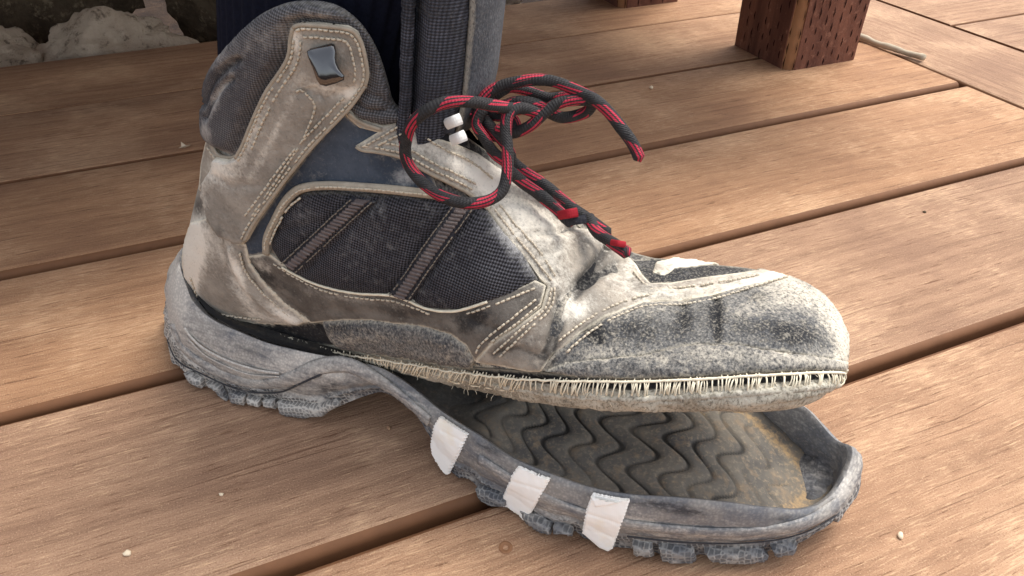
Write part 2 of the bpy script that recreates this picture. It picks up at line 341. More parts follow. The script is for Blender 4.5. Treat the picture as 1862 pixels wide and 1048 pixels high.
# ------------------------------------------------------------------ object helpers
def link(name, me, parent=None, mat=None, smooth=True):
    o = bpy.data.objects.new(name, me); C.objects.link(o)
    if parent: o.parent = parent
    if mat: me.materials.append(mat)
    if smooth and len(me.polygons): me.polygons.foreach_set('use_smooth', [True] * len(me.polygons))
    return o
def pyd(name, vs, fs, parent=None, mat=None, smooth=True, attrs=None):
    me = bpy.data.meshes.new(name); me.from_pydata([tuple(v) for v in vs], [], fs); me.update()
    for k, vals in (attrs or {}).items():
        me.attributes.new(k, 'FLOAT', 'POINT').data.foreach_set('value', vals)
    return link(name, me, parent, mat, smooth)
def empty(name, loc=(0, 0, 0), rz=0):
    o = bpy.data.objects.new(name, None); C.objects.link(o); o.location = loc; o.rotation_euler = (0, 0, rz); o.empty_display_size = .05; return o
def tag(o, label=None, cat=None, group=None, kind=None):
    for k, v in (('label', label), ('category', cat), ('group', group), ('kind', kind)):
        if v: o[k] = v
    return o
def tube_geo(path, rad, n=8, vs=None, fs=None, flat=None, cap=True, rads=None, nrms=None):
    """tube along path; flat = (normal list, factor) squashes; returns arclength list"""
    vs = [] if vs is None else vs; fs = [] if fs is None else fs
    base = len(vs); m = len(path); prev = None; L = [0]
    for i in range(m):
        t = (path[min(i + 1, m - 1)] - path[max(i - 1, 0)])
        t = t.normalized() if t.length > 1e-9 else Vector((1, 0, 0))
        if nrms: a = (nrms[i] - t * nrms[i].dot(t)).normalized()
        elif prev is None: a = t.orthogonal().normalized()
        else:
            a = prev - t * prev.dot(t); a = a.normalized() if a.length > 1e-6 else t.orthogonal().normalized()
        prev = a; b = t.cross(a)
        r = rads[i] if rads else rad
        for k in range(n):
            an = 2 * math.pi * k / n
            vs.append(path[i] + a * (math.cos(an) * r * (flat or 1)) + b * (math.sin(an) * r))
        if i: L.append(L[-1] + (path[i] - path[i - 1]).length)
    for i in range(m - 1):
        for k in range(n):
            k2 = (k + 1) % n
            fs.append((base + i * n + k, base + i * n + k2, base + (i + 1) * n + k2, base + (i + 1) * n + k))
    if cap:
        fs.append(tuple(base + k for k in reversed(range(n)))); fs.append(tuple(base + (m - 1) * n + k for k in range(n)))
    return vs, fs, L

# ------------------------------------------------------------------ the deck (world frame, boards run along +a)
TA = math.radians(22.75); AX = Vector((math.cos(TA), math.sin(TA), 0)); NX = Vector((-math.sin(TA), math.cos(TA), 0))
def AN(a, n, z=0): return AX * a + NX * n + Vector((0, 0, z))
deck = empty('deck', (0, 0, 0), TA); tag(deck, 'brown composite board deck', None, None, 'structure')
def board_mesh(name, length, width, thick=.025, r=.0052):
    # profile with rounded top edges, origin at the middle of the board's near end top
    pr = []
    hw = width / 2
    pr.append((-hw, -thick)); 
    for i in range(6): an = math.pi - i / 5 * math.pi / 2; pr.append((-hw + r + r * math.cos(an), -r + r * math.sin(an)))
    for i in range(6): an = math.pi / 2 - i / 5 * math.pi / 2; pr.append((hw - r + r * math.cos(an), -r + r * math.sin(an)))
    pr.append((hw, -thick))
    k = len(pr); vs = []
    for x in (0, length): vs += [(x, y, z) for y, z in pr]
    fs = [(i, i + k, (i + 1) % k + k, (i + 1) % k) for i in range(k)]
    fs += [tuple(range(k)), tuple(reversed(range(k, 2 * k)))]
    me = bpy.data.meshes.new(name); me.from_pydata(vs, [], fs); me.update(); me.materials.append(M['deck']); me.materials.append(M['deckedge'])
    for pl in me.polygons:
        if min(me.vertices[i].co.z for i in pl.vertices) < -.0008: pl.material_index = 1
    me.polygons.foreach_set('use_smooth', [True] * len(me.polygons))
    me.set_sharp_from_angle(angle=math.radians(50)); return me
P0, PS = 0.64464, 0.14613; GAP = .0048
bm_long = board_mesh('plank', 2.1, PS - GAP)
def plank(me, x, y, rz=0, z=0):
    o = bpy.data.objects.new('plank', me); C.objects.link(o); o.parent = deck; o.location = (x, y, z); o.rotation_euler = (0, 0, rz); return o
planks = []
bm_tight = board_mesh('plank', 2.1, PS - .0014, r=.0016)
for k in range(-1, 8):                      # row between gap k-1 and gap k
    planks.append(plank(bm_tight if k <= 0 else bm_long, .711 - 2.1, P0 - PS * (k - .5), 0, R.uniform(-.0004, .0004)))
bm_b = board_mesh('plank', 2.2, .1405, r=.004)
plank(bm_b, .7165 + .1405 / 2, -1.1, math.pi / 2, -.0003)
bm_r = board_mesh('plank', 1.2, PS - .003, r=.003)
for k in range(-1, 5): plank(bm_r, .8605, P0 - PS * (k - .5), 0, R.uniform(-.0003, .0003))
sub = empty('substructure'); bpy.data.objects.remove(sub)
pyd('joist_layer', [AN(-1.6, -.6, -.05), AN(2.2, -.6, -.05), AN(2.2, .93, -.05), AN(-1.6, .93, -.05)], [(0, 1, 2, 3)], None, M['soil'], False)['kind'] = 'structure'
gr = pyd('ground', [(-60, -60, -.25), (60, -60, -.25), (60, 60, -.25), (-60, 60, -.25)], [(0, 1, 2, 3)], None, M['soil'], False); gr['kind'] = 'structure'

def screw(a, n, par):
    vs = []; fs = []
    prof = [(0.0030, -.003), (.0031, .0002), (.0026, .0003), (.0012, -.0002), (.0010, -.0007), (0.0001, -.0008)]
    N = 14
    for r, z in prof:
        for k in range(N): an = 2 * math.pi * k / N; vs.append((r * math.cos(an), r * math.sin(an), z))
    for i in range(len(prof) - 1):
        for k in range(N): fs.append((i * N + k, i * N + (k + 1) % N, (i + 1) * N + (k + 1) % N, (i + 1) * N + k))
    o = pyd('screw', vs, fs, par, M['screw']); return o
for (a, n) in [(.072, .179)]:
    p = min(planks, key=lambda q: abs(q.location.y - n)); s = screw(a, n, p); s.location = (a - p.location.x, n - p.location.y, .0002)

# ------------------------------------------------------------------ posts, boards added above them for shade, rocks, litter
def post(name, a0, n0, size, h, label, rot=0):
    t = empty(name, AN(a0 + size / 2, n0 + size / 2), TA + rot); tag(t, label, 'post')
    hw = size / 2; r = .004; vs = []; fs = []; wane = []
    # octagon-ish section with a worn front-left arris
    sec = []
    for (sx, sy, rr) in ((-1, -1, .008), (1, -1, r), (1, 1, r), (-1, 1, r)):
        c = (sx * (hw - rr), sy * (hw - rr)); st = {(-1, -1): 180, (1, -1): 270, (1, 1): 0, (-1, 1): 90}[(sx, sy)]
        for i in range(4):
            an = math.radians(st + i * 30); sec.append((c[0] + rr * math.cos(an), c[1] + rr * math.sin(an), 1.0 if (sx, sy) == (-1, -1) else 0))
        if (sx, sy) == (-1, -1): sec.append((-hw + .010, -hw, 0))
        if (sx, sy) == (-1, 1): sec.append((-hw, -hw + .010, 0))
    k = len(sec); NZ = 40
    for j in range(NZ + 1):
        z = h * j / NZ
        for (x, y, wv) in sec:
            q = noise.noise(Vector((x * 30, y * 30, z * 22))) * .0008
            if wv: q -= .0015 * (1 + noise.noise(Vector((3, 1, z * 25))))
            f = 1 + q / hw; vs.append((x * f, y * f, z)); wane.append(wv)
    for j in range(NZ):
        for i in range(k): fs.append((j * k + i, j * k + (i + 1) % k, (j + 1) * k + (i + 1) % k, (j + 1) * k + i))
    fs.append(tuple(reversed(range(k)))); fs.append(tuple(range(NZ * k, NZ * k + k)))
    o = pyd('timber', vs, fs, t, M['post'], True, {'wane': wane}); o.data.set_sharp_from_angle(angle=math.radians(40))
    # treatment incisions: staggered short cuts on the two near faces, slightly proud dark wedges sunk at their ends
    vs = []; fs = []
    for face in (0, 1):
        cols = 9
        for c in range(cols):
            for rix in range(int(h / .017)):
                z = .006 + rix * .017 + (c % 2) * .0085 + R.uniform(-.0012, .0012)
                s = -hw + size * (c + .7) / (cols + .4) + R.uniform(-.001, .001)
                if face == 1 and s > hw - .012 or z > h - .02 or R.random() < (.35 if face == 1 else .05): continue
                l = R.uniform(.006, .0095); wd = R.uniform(.0007, .0010)
                b = len(vs)
                for (ds, dz, dn) in ((0, -l, -.0003), (wd, 0, .0007), (0, l, -.0003), (-wd, 0, .0007)):
                    if face == 0: vs.append((s + ds, -hw - dn, z + dz))
                    else: vs.append((-hw - dn, s + ds, z + dz))
                fs.append((b, b + 1, b + 2, b + 3))
    o2 = pyd('incisions', vs, fs, t, M['slot'], False); o2['kind'] = 'stuff'
    return t
post('wooden_post', .567, .596, .094, .304, 'reddish brown treated timber post with rows of incised cuts, standing beside the twig')
post('wooden_post', .515, .862, .09, .304, 'dark timber post at the far deck edge, only its foot showing')
shade_root = empty('shade_boards', AN(-.5, .555, .305), TA); tag(shade_root, 'unseen boards added above the timber posts to shade the deck', 'blocker')  # unseen; added to block light and shade the far deck
shade_board_me = board_mesh('plank', 2.6, .139)
for i in range(6):
    o = bpy.data.objects.new('plank', shade_board_me); C.objects.link(o); o.parent = shade_root; o.location = (-1.45, -.04 + i * .145, .026)  # unseen boards added for shade, not part of the deck

def rock(name, c, s, seed, mat, label, cat='rock', rough=.34, sub=5, flat=None, group=None):
    bm = bmesh.new(); bmesh.ops.create_icosphere(bm, subdivisions=sub, radius=1)
    o3 = Vector((seed * 7.3, seed * 3.1, seed * 1.7))
    for v in bm.verts:
        d = v.co.normalized()
        q = 1 + rough * noise.noise(d * 1.3 + o3) + rough * .5 * noise.noise(d * 3.1 + o3) + rough * .28 * noise.noise(d * 7 + o3) + rough * .14 * noise.noise(d * 16 + o3)
        # knock a few flats into it
        for k in range(4):
            ax = Vector((math.sin(seed + k * 2.1), math.cos(seed * 1.7 + k), math.sin(k * 1.3 + seed * .5))).normalized()
            q2 = d.dot(ax); 
            if q2 > .62: q = min(q, .8 / q2 + .04 * noise.noise(d * 9 + o3))
        v.co = Vector((d.x * s[0] * q, d.y * s[1] * q, d.z * s[2] * q))
    me = bpy.data.meshes.new(name); bm.to_mesh(me); bm.free()
    o = link(name, me, None, mat); o.location = c; o.rotation_euler = (0, 0, TA); tag(o, label, cat, group); return o
rock('rock', AN(-.11, 1.01, -.028), (.088, .055, .052), 2, M['rockpale'], 'pale domed rock just behind the left deck edge')
rock('rock', AN(-.255, 1.02, -.045), (.085, .06, .058), 5, M['rockpale'], 'low pale pitted rock at the far left, cut by the picture edge')
rock('rock', AN(.07, 1.12, .03), (.105, .08, .16), 9, M['rockdark'], 'mottled brown rock between the pale rock and the navy sock')
rock('rock', AN(-.22, 1.24, .07), (.20, .10, .18), 12, M['rockdark'], 'dark shaded boulder behind the pale rocks')
rock('rock', AN(.375, .995, -.02), (.06, .035, .03), 15, M['rockpale'], 'small pale stone behind the deck, right of the boot tongue')
rock('rock', AN(.30, 1.45, .1), (.35, .12, .25), 18, M['rockdark'], 'large dark boulder hidden behind the boot')

def crumb(a, n, s, seed, label, mat='crumb', fl=.6, name='crumb', group='small pale crumbs lying on the deck'):
    o = rock(name, AN(a, n, s * fl * .75), (s, s * .75, s * fl), seed, M[mat], label, 'debris', .45, 2, None, group); o.rotation_euler = (0, 0, seed); return o
crumb(-.082, .24, .0019, 3, 'pale crumb on the front board at the lower left')
crumb(.237, .116, .0019, 4, 'pale crumb on the front board right of the outsole')
crumb(.409, .611, .0026, 5, 'whitish crumb on the board above the loose lace end')
crumb(-.041, .257, .0012, 6, 'tiny pale crumb left of the outsole arch')
crumb(.043, .267, .0014, 8, 'tan crumb lying below the heel, beside the first tape strip', 'deck')
crumb(.471, .322, .0014, 9, 'dark speck on the board right of the toe', 'rockdark')
crumb(.322, .655, .0026, 12, 'dark knot-like speck on the far board right of the tongue', 'rockdark', .3)
# leaf scrap
lf = pyd('leaf_scrap', [(-.007, -.002, .0006), (-.002, -.0035, .002), (.003, -.001, .003), (.0075, .001, .0045), (.003, .002, .0022), (-.001, .0012, .0018), (-.006, .004, .004), (-.005, .0005, .0012),
                        (-.002, -.0035, .0013), (.003, -.001, .0022), (.003, .002, .0015), (-.001, .0012, .001)], [(0, 1, 5, 7), (1, 2, 4, 5), (2, 3, 4), (7, 5, 6), (8, 11, 10, 9)], None, M['crumb'], False)
lf.location = AN(-.033, .651); tag(lf, 'small pale curled leaf scrap on the deck left of the padded boot collar', 'leaf')
# twig
pth = [AN(.7095 + .014 * t + .0015 * math.sin(t * 9), .652 - .09 * t, .0042 + .0006 * math.sin(t * 14)) for t in [i / 24 for i in range(25)]]
vs, fs, L = tube_geo(pth, .0035, 10, rads=[.0032 + .0002 * math.sin(i * 1.7) + .0003 * math.sin(i * .6) for i in range(25)])
tag(pyd('twig', vs, fs, None, M['twig'], True), 'bleached twig lying on the deck right of the post', 'twig')

# ------------------------------------------------------------------ THE BOOT
boot = empty('hiking_boot', BO, -TH)
tag(boot, 'worn grey hiking boot, its sole peeled away at the toe and marked with tape', 'boot')

# --- last (the shape every upper panel lies on): fan of sections from toe to collar
mm = .001
SEC = [  # R(U,z)  T(U,z)  half width, centre V
    (349.5, 85, 350, 97, 2.5, 0), (348.6, 83.5, 349.2, 100, 11, 0), (346.3, 82, 347, 102.5, 19, 0), (342, 81, 343, 105, 26, 0), (334.5, 79.5, 336, 108, 33, 0), (322, 77, 323, 110, 39, 0), (302, 72.6, 303, 108, 43, 0),
    (280, 65.3, 281, 105.8, 45, -1), (258, 55.5, 256, 107.1, 44.5, -1), (235, 46.5, 234, 123.3, 43, -2), (210, 40.8, 218, 135.7, 40, -3), (185, 36.5, 206, 144.7, 37, -4), (155, 34, 197, 156, 35, -5),
    (120, 34, 192, 168, 34.5, -6), (85, 34, 189, 176, 34.5, -6), (56, 34, 187, 183, 35, -6), (36, 42, 187, 188, 35, -6), (28, 58, 187, 192, 35, -6), (37, 80, 187, 197, 35, -6), (50.5, 105, 187, 203, 35, -6),
    (65.5, 133, 188, 210, 36, -5), (74.5, 158, 190, 217, 37, -4), (83.2, 180, 192, 224, 38, -3), (92.2, 205, 195, 232, 39, -2)]
NS, NA = 7, 112
def interp_rows(rows, n):
    out = []; m = len(rows)
    for i in range(m - 1):
        for j in range(n):
            t = j / n; q = []
            for c in range(len(rows[0])):
                g = lambda k: rows[max(0, min(m - 1, k))][c]
                q.append(cr(g(i - 1), g(i), g(i + 1), g(i + 2), t))
            out.append(q)
    out.append(list(rows[-1])); return out
rows = interp_rows(SEC, NS)
lv = []
for (ru, rz, tu, tz, hw, cv) in rows:
    Rp = Vector((ru, 0, rz)); Tp = Vector((tu, 0, tz)); ctr = (Rp + Tp) / 2; ax = (Tp - Rp) / 2
    flat = sm((tu - 150) / 60)                  # foot part: boxier at the bottom
    for k in range(NA):
        an = 2 * math.pi * k / NA; c, s = math.cos(an), math.sin(an)
        ne = 2.15 if c > 0 else 2.9                # top rounder, bottom boxier
        cc = math.copysign(abs(c) ** (2 / ne), c); ss_ = math.copysign(abs(s) ** (2 / (2.2 if c > 0 else 2.9)), s)
        wdt = hw * (1 - .10 * flat * max(0, cc) - (.06 * sm(-cc * 1.2) if cc < 0 else 0))
        p = ctr + ax * cc + Vector((0, cv + ss_ * wdt, 0))
        lv.append(p * mm)
lf_ = []
for i in range(len(rows) - 1):
    for k in range(NA):
        k2 = (k + 1) % NA; lf_.append((i * NA + k, (i + 1) * NA + k, (i + 1) * NA + k2, i * NA + k2))
LAST_V, LAST_F = lv, lf_
LAST = BVHTree.FromPolygons(lv, lf_ + [tuple(reversed(range(NA)))])
# smooth normals
vn = [Vector() for _ in lv]
for f in lf_:
    nrm = (lv[f[2]] - lv[f[0]]).cross(lv[f[3]] - lv[f[1]])
    for i in f: vn[i] += nrm
for i in range(len(vn)): vn[i] = vn[i].normalized() if vn[i].length > 0 else Vector((1, 0, 0))
cen = sum(lv, Vector()) / len(lv)
if sum((vn[i].dot(Vector((0, lv[i].y - 0, 0)))) for i in range(len(lv))) < 0: vn = [-v for v in vn]
def hit_last(x, y):
    d = ray(x, y); h = LAST.ray_cast(CL, d)
    if h[0] is None: return None
    if h[2] is None or h[2] >= len(LAST_F): return h[0], (-d), h[3]
    f = LAST_F[h[2]]; ws = [1 / ((lv[i] - h[0]).length + 1e-5) for i in f]; n = Vector()
    for i, q in zip(f, ws): n += vn[i] * q
    n.normalize()
    if n.dot(d) > 0: n = (n - d * n.dot(d) * 1.02).normalized()
    return h[0], n, h[3]
MISS = {}
def hit_soft(x, y, cx, cy, hit=hit_last, nm=''):
    h = hit(x, y); k = 0
    while h is None and k < 60:
        MISS[nm] = MISS.get(nm, 0) + 1
        k += 1; d = math.hypot(cx - x, cy - y); 
        if d < 1: break
        x += (cx - x) / d * 2; y += (cy - y) / d * 2; h = hit(x, y)
    return h

# --- visible rim of the collar and the base body cut to it
RIM = V2([(372, 250), (373, 205), (375, 180), (382, 145), (400, 108), (430, 70), (468, 32), (508, 10), (550, 3), (600, 8), (638, 28), (668, 60), (690, 100), (706, 150), (716, 185), (738, 206), (765, 225), (784, 248), (826, 263), (864, 282), (895, 305), (930, 320), (1200, 400)])
rim_s = spline(RIM, 6)
rim_poly = rim_s + V2([(1700, 400), (1700, 1000), (100, 1000), (100, 250)])
keep = []
for i, v in enumerate(lv):
    q = Vector((v.x, -abs(v.y + .003) - .003, v.z)); x, y = to_px(q); keep.append((inside((x, y), rim_poly) or v.x > .24) and not (v.x > .165 and v.z > .150 and abs(v.y + .004) < .02))
bf_ = [f for f in lf_ if all(keep[i] for i in f)]
used = sorted({i for f in bf_ for i in f}); mp = {j: i for i, j in enumerate(used)}
bd, bk = [], []
for i in used:
    x, y = to_px(lv[i] if lv[i].y < 0 else Vector((lv[i].x, -lv[i].y, lv[i].z))); bd.append(min(1.2, blob(DUST, x, y)) * .8); bk.append(min(1.2, blob(DARK, x, y) + .1))
upper = pyd('upper_body', [lv[i] - vn[i] * .0004 for i in used], [tuple(mp[i] for i in f) for f in bf_] , boot, M['suede'], True, {'dust': bd, 'dark': bk, 'edge': [0] * len(used)})
upper.data.materials.append(M['felt']); upper.data.materials.append(M['black']); upper.data.materials.append(M['taupe'])
for pl in upper.data.polygons:
    c = pl.center
    zb = .058 + .235 * (c.x - .146)
    if c.x > .1 and c.z < zb + .002: pl.material_index = 1
    elif c.x < .1 and c.z < .062: pl.material_index = 2
    elif c.x < .13 and c.z < .15: pl.material_index = 3
    elif c.x < .28 and c.z > .10 and abs(c.y) < .022: pl.material_index = 2

# --- panels: outlines traced on the last's visible side, built with their own thickness along its normals
def panel(name, pts, mat, off=.0012, res=4.2, smooth=0, pillow=0, pr=20, creases=(), lump=.00025, ls=90, dust0=0, dark0=0, dustk=1, edge_mm=1.3, hit=hit_last, parent=None, label=None, skirt=.0012, jag=0, zig=0, kind=None, round_px=5, edgev=1.0, press=None):
    P = V2(pts)
    if smooth: P = spline(P, smooth, True)
    B = resample(P, res * .9, True)
    if jag:
        B = [p + Vector((noise.noise(Vector((p.x * .15, p.y * .15, 3))), noise.noise(Vector((p.x * .15, p.y * .15, 8))))) * jag for p in B]
    x0, x1 = min(p.x for p in B), max(p.x for p in B); y0, y1 = min(p.y for p in B), max(p.y for p in B)
    I = []; row = 0; y = y0
    while y < y1:
        x = x0 + (res / 2 if row % 2 else 0)
        while x < x1:
            q = Vector((x + R.uniform(-.1, .1) * res, y + R.uniform(-.1, .1) * res))
            if inside(q, B) and dist_poly(q, B) > res * .55: I.append(q)
            x += res
        y += res * .87; row += 1
    vs2 = B + I; nb = len(B)
    r = delaunay_2d_cdt(vs2, [(i, (i + 1) % nb) for i in range(nb)], [], 0, 1e-5)
    ov, of = r[0], r[2]; orig = r[3]
    # keep only triangles inside
    tris = []
    for f in of:
        c = (ov[f[0]] + ov[f[1]] + ov[f[2]]) / 3
        if inside(c, B): tris.append(f)
    cx, cy = sum(p.x for p in B) / nb, sum(p.y for p in B) / nb
    V, ad, ak, ae = [], [], [], []; ok = []
    for p in ov:
        h = hit_soft(p.x, p.y, cx, cy, hit, name)
        if h is None: V.append(Vector()); ad.append(0); ak.append(0); ae.append(0); ok.append(False); continue
        ok.append(True)
        q, n, dist = h; d = dist_poly(p, B); dm = d * dist / FPX
        e = min(1, d / round_px); hgt = off * (.62 + .38 * math.sqrt(max(0, 1 - (1 - e) ** 2)))
        if pillow:
            u = min(1, d / pr); pk = 1.0
            if press: pk = 0.12 if inside(p, press) else 0.12 + .88 * sm(dist_poly(p, press) / 26)
            hgt += pillow * pk * math.sqrt(max(0, 1 - (1 - u) ** 2))
        hgt += lump * (noise.noise(q * ls) + .5 * noise.noise(q * ls * 2.7)) * min(1, d / 6)
        crz = 0
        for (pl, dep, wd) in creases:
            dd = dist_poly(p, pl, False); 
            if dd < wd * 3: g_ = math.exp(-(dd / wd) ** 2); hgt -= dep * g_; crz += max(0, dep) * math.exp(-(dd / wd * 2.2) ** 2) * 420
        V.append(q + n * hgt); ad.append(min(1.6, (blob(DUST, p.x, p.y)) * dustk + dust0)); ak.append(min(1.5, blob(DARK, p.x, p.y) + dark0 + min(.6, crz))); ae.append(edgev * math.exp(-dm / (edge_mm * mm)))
    # skirt
    cnt = {}
    for f in tris:
        for a, b in ((f[0], f[1]), (f[1], f[2]), (f[2], f[0])): cnt[(a, b)] = 1
    F = [tuple(f) for f in tris]; base = len(V); bmap = {}
    def low(i):
        if i not in bmap:
            h = hit_soft(ov[i].x, ov[i].y, cx, cy, hit, name); bmap[i] = len(V)
            V.append(h[0] - h[1] * skirt if h else Vector()); ad.append(ad[i]); ak.append(ak[i] + .3); ae.append(ae[i] * .5)
        return bmap[i]
    for (a, b) in list(cnt):
        if (b, a) not in cnt: F.append((b, a, low(a), low(b)))
    F = [f for f in F if all(i >= len(ok) or ok[i] for i in f)]
    o = pyd(name, V, F, parent or boot, M[mat] if isinstance(mat, str) else mat, True, {'dust': ad, 'dark': ak, 'edge': ae})
    bm = bmesh.new(); bm.from_mesh(o.data); bmesh.ops.recalc_face_normals(bm, faces=bm.faces)
    f0 = max(bm.faces, key=lambda f: f.calc_area()); 
    if f0.normal.dot(CL - f0.calc_center_median()) < 0:
        bmesh.ops.reverse_faces(bm, faces=bm.faces)
    bm.to_mesh(o.data); bm.free(); o.data.set_sharp_from_angle(angle=math.radians(55))
    if label: o['label'] = label
    if kind: o['kind'] = kind
    return o
def on_last(x, y, off, cx=900, cy=450, hit=hit_last):
    h = hit_soft(x, y, cx, cy, hit, 'line'); return (h[0] + h[1] * off, h[1]) if h else None
def cord(name, pts, rad, off, mat, parent, flat=.7, sp=6, step=4, n=8, hit=hit_last, wob=0, kind=None):
    P = resample(spline(V2(pts), sp), step); path, nr = [], []
    for p in P:
        q = on_last(p.x, p.y, off, hit=hit)
        if q: path.append(q[0] + q[1] * wob * noise.noise(q[0] * 400)); nr.append(q[1])
    vs, fs, L = tube_geo(path, rad, n, flat=flat, nrms=nr)
    z = [0] * len(vs); o = pyd(name, vs, fs, parent, M[mat], True, {'dust': [.2] * len(vs), 'dark': z, 'edge': z})
    if kind: o['kind'] = kind
    return o
def stitches(parent, lines, off, mat='stitch', sp=9.5, ln=6.6, rad=.00045, hit=hit_last, closed=False, ground=True):
    """rows of single stitches, each its own little capsule, joined per panel"""
    vs, fs = [], []
    for pts in lines:
        P = resample(spline(V2(pts), 5), sp)
        for a, b in zip(P, P[1:]):
            d = (b - a).normalized(); m0 = (a + b) / 2 + Vector((R.uniform(-.6, .6), R.uniform(-.6, .6)))
            if R.random() < .05: continue
            tr = []; nn = []
            for k, z in ((-.5, -.0002), (-.25, .0003), (.25, .0003), (.5, -.0002)):
                q = on_last(*(m0 + d * ln * k), off + z, hit=hit)
                if q: tr.append(q[0]); nn.append(q[1])
            if len(tr) == 4: tube_geo(tr, rad * R.uniform(.8, 1.15), 5, vs, fs, nrms=nn)
    o = pyd('stitching', vs, fs, parent, M[mat]); o['kind'] = 'stuff'; return o
def inset(pts, i0, i1, d, sm_=1):
    """row parallel to the outline from vertex i0 to i1 (outline in image order), d px inside"""
    n = len(pts); out = []; A = sum(pts[i][0] * pts[(i + 1) % n][1] - pts[(i + 1) % n][0] * pts[i][1] for i in range(n))
    s = 1 if A > 0 else -1; i = i0
    while True:
        a, b, c = Vector(pts[(i - 1) % n]), Vector(pts[i % n]), Vector(pts[(i + 1) % n])
        n1 = (b - a).normalized(); n2 = (c - b).normalized(); t = (n1 + n2); t = t.normalized() if t.length > .01 else n1
        k = 1 / max(.5, t.dot(n1)); out.append(tuple(b + Vector((-t.y, t.x)) * s * d * k))
        if i % n == i1 % n: break
        i += 1
    return out

# collar (padded, woven)
STRAP = [(541, 42), (555, 36), (590, 37), (635, 42), (652, 53), (662, 76), (670, 122), (666, 147), (646, 179), (623, 206), (581, 252), (547, 294), (517, 336), (494, 370), (475, 397), (456, 432), (449, 440), (434, 438), (403, 423), (387, 397), (376, 355), (378, 336), (394, 301), (402, 284), (425, 287), (440, 280), (452, 257), (470, 212), (494, 160), (524, 112), (533, 90), (536, 62)]
COL = [(376, 248), (373, 205), (375, 180), (382, 145), (400, 108), (430, 70), (468, 32), (508, 10), (550, 3), (600, 8), (638, 28), (668, 60), (690, 100), (706, 150), (716, 185), (738, 206), (742, 216), (700, 226), (660, 214), (628, 200), (590, 230), (520, 320), (450, 300), (425, 282), (400, 270)]
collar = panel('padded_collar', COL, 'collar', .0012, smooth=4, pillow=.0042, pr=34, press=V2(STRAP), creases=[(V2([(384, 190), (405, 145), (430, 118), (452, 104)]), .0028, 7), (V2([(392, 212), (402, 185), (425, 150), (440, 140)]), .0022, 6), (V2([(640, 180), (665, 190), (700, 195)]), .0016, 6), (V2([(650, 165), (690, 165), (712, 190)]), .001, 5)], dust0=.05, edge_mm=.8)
# blue ankle panel
BLUE = [(623, 204), (648, 224), (700, 236), (680, 268), (738, 290), (785, 315), (800, 356), (738, 346), (604, 338), (560, 342), (530, 362), (508, 395), (496, 430), (494, 458), (452, 466), (446, 440), (475, 397), (517, 336), (581, 252)]
blue = panel('ankle_panel', BLUE, 'blue', .0008, dust0=.0)
# mesh window
MESH = [(495, 452), (495, 434), (513, 395), (530, 368), (552, 350), (604, 347), (644, 351), (700, 353), (778, 357), (850, 366), (886, 382), (912, 416), (948, 456), (979, 509), (935, 535), (889, 550), (832, 564), (779, 560), (745, 546), (710, 536), (657, 533), (609, 525), (561, 509), (517, 485)]
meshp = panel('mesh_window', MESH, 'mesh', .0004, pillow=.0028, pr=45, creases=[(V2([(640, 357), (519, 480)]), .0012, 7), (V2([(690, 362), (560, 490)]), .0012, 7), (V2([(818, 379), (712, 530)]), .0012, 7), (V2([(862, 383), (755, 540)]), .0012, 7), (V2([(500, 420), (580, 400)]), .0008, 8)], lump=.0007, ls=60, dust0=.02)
cord('piping', [(517, 482), (561, 506), (609, 522), (657, 530), (710, 533), (745, 543), (779, 558), (832, 563), (889, 547)], .0006, .0018, 'thread', meshp, .9, wob=.0003)
# two ribbed straps over the mesh, each a webbing strip with dark edge tapes
def ribbed(tl, tr_, bl, br):
    tl, tr_, bl, br = map(Vector, (tl, tr_, bl, br)); w0 = tr_ - tl; w1 = br - bl
    par = panel('edge_tape', [tuple(tl - w0 * .42), tuple(tr_ + w0 * .42), tuple(br + w1 * .42), tuple(bl - w1 * .42)], 'strip', .0032, res=4)
    wb = panel('webbing', [tuple(tl), tuple(tr_), tuple(br), tuple(bl)], 'webbing', .0040, res=3.5, parent=par)
    vs, fs = [], []; n = int((bl - tl).length / 7)
    for i in range(1, n):
        t = i / n; a = tl.lerp(bl, t); b = tr_.lerp(br, t); path, nn = [], []
        for k in range(5):
            p = a.lerp(b, .06 + .88 * k / 4); q = on_last(p.x, p.y, .0041)
            path.append(q[0]); nn.append(q[1])
        tube_geo(path, .0006, 5, vs, fs, nrms=nn)
    z = [0] * len(vs); o = pyd('rib', vs, fs, par, M['webbing'], True, {'dust': [.22] * len(vs), 'dark': z, 'edge': z}); o['kind'] = 'stuff'
    stitches(par, [[tuple(tl - w0 * .25), tuple(bl - w1 * .25)], [tuple(tr_ + w0 * .25), tuple(br + w1 * .25)]], .0034, 'stitchd', 7, 5, .0003)
ribbed((652, 358), (677, 362), (523, 476), (540, 486))
ribbed((828, 377), (851, 382), (720, 534), (742, 541))
# lower rand
RAND = [(451, 465), (491, 459), (517, 479), (561, 503), (609, 519), (657, 527), (710, 530), (745, 540), (779, 555), (832, 560), (889, 543), (972, 510), (992, 520), (983, 559), (948, 587), (893, 627), (866, 656), (850, 628), (823, 608), (779, 594), (719, 587), (662, 580), (587, 583), (567, 586), (517, 550), (478, 511), (456, 484)]
rand_ = panel('leather_rand', RAND, 'rand', .0013, creases=[(V2([(455, 475), (480, 505), (520, 540), (565, 575)]), .0008, 6), (V2([(600, 560), (700, 570), (800, 585)]), .0004, 8), (V2([(860, 580), (905, 600)]), .0007, 8)], lump=.0005)
stitches(rand_, [[(500, 476), (560, 512), (609, 530), (657, 539), (710, 543), (745, 553), (785, 568)], [(850, 569), (900, 553), (972, 525)], [(975, 545), (940, 572), (880, 620), (868, 640)], [(983, 552), (950, 580), (895, 620)]], .0014, 'stitch')
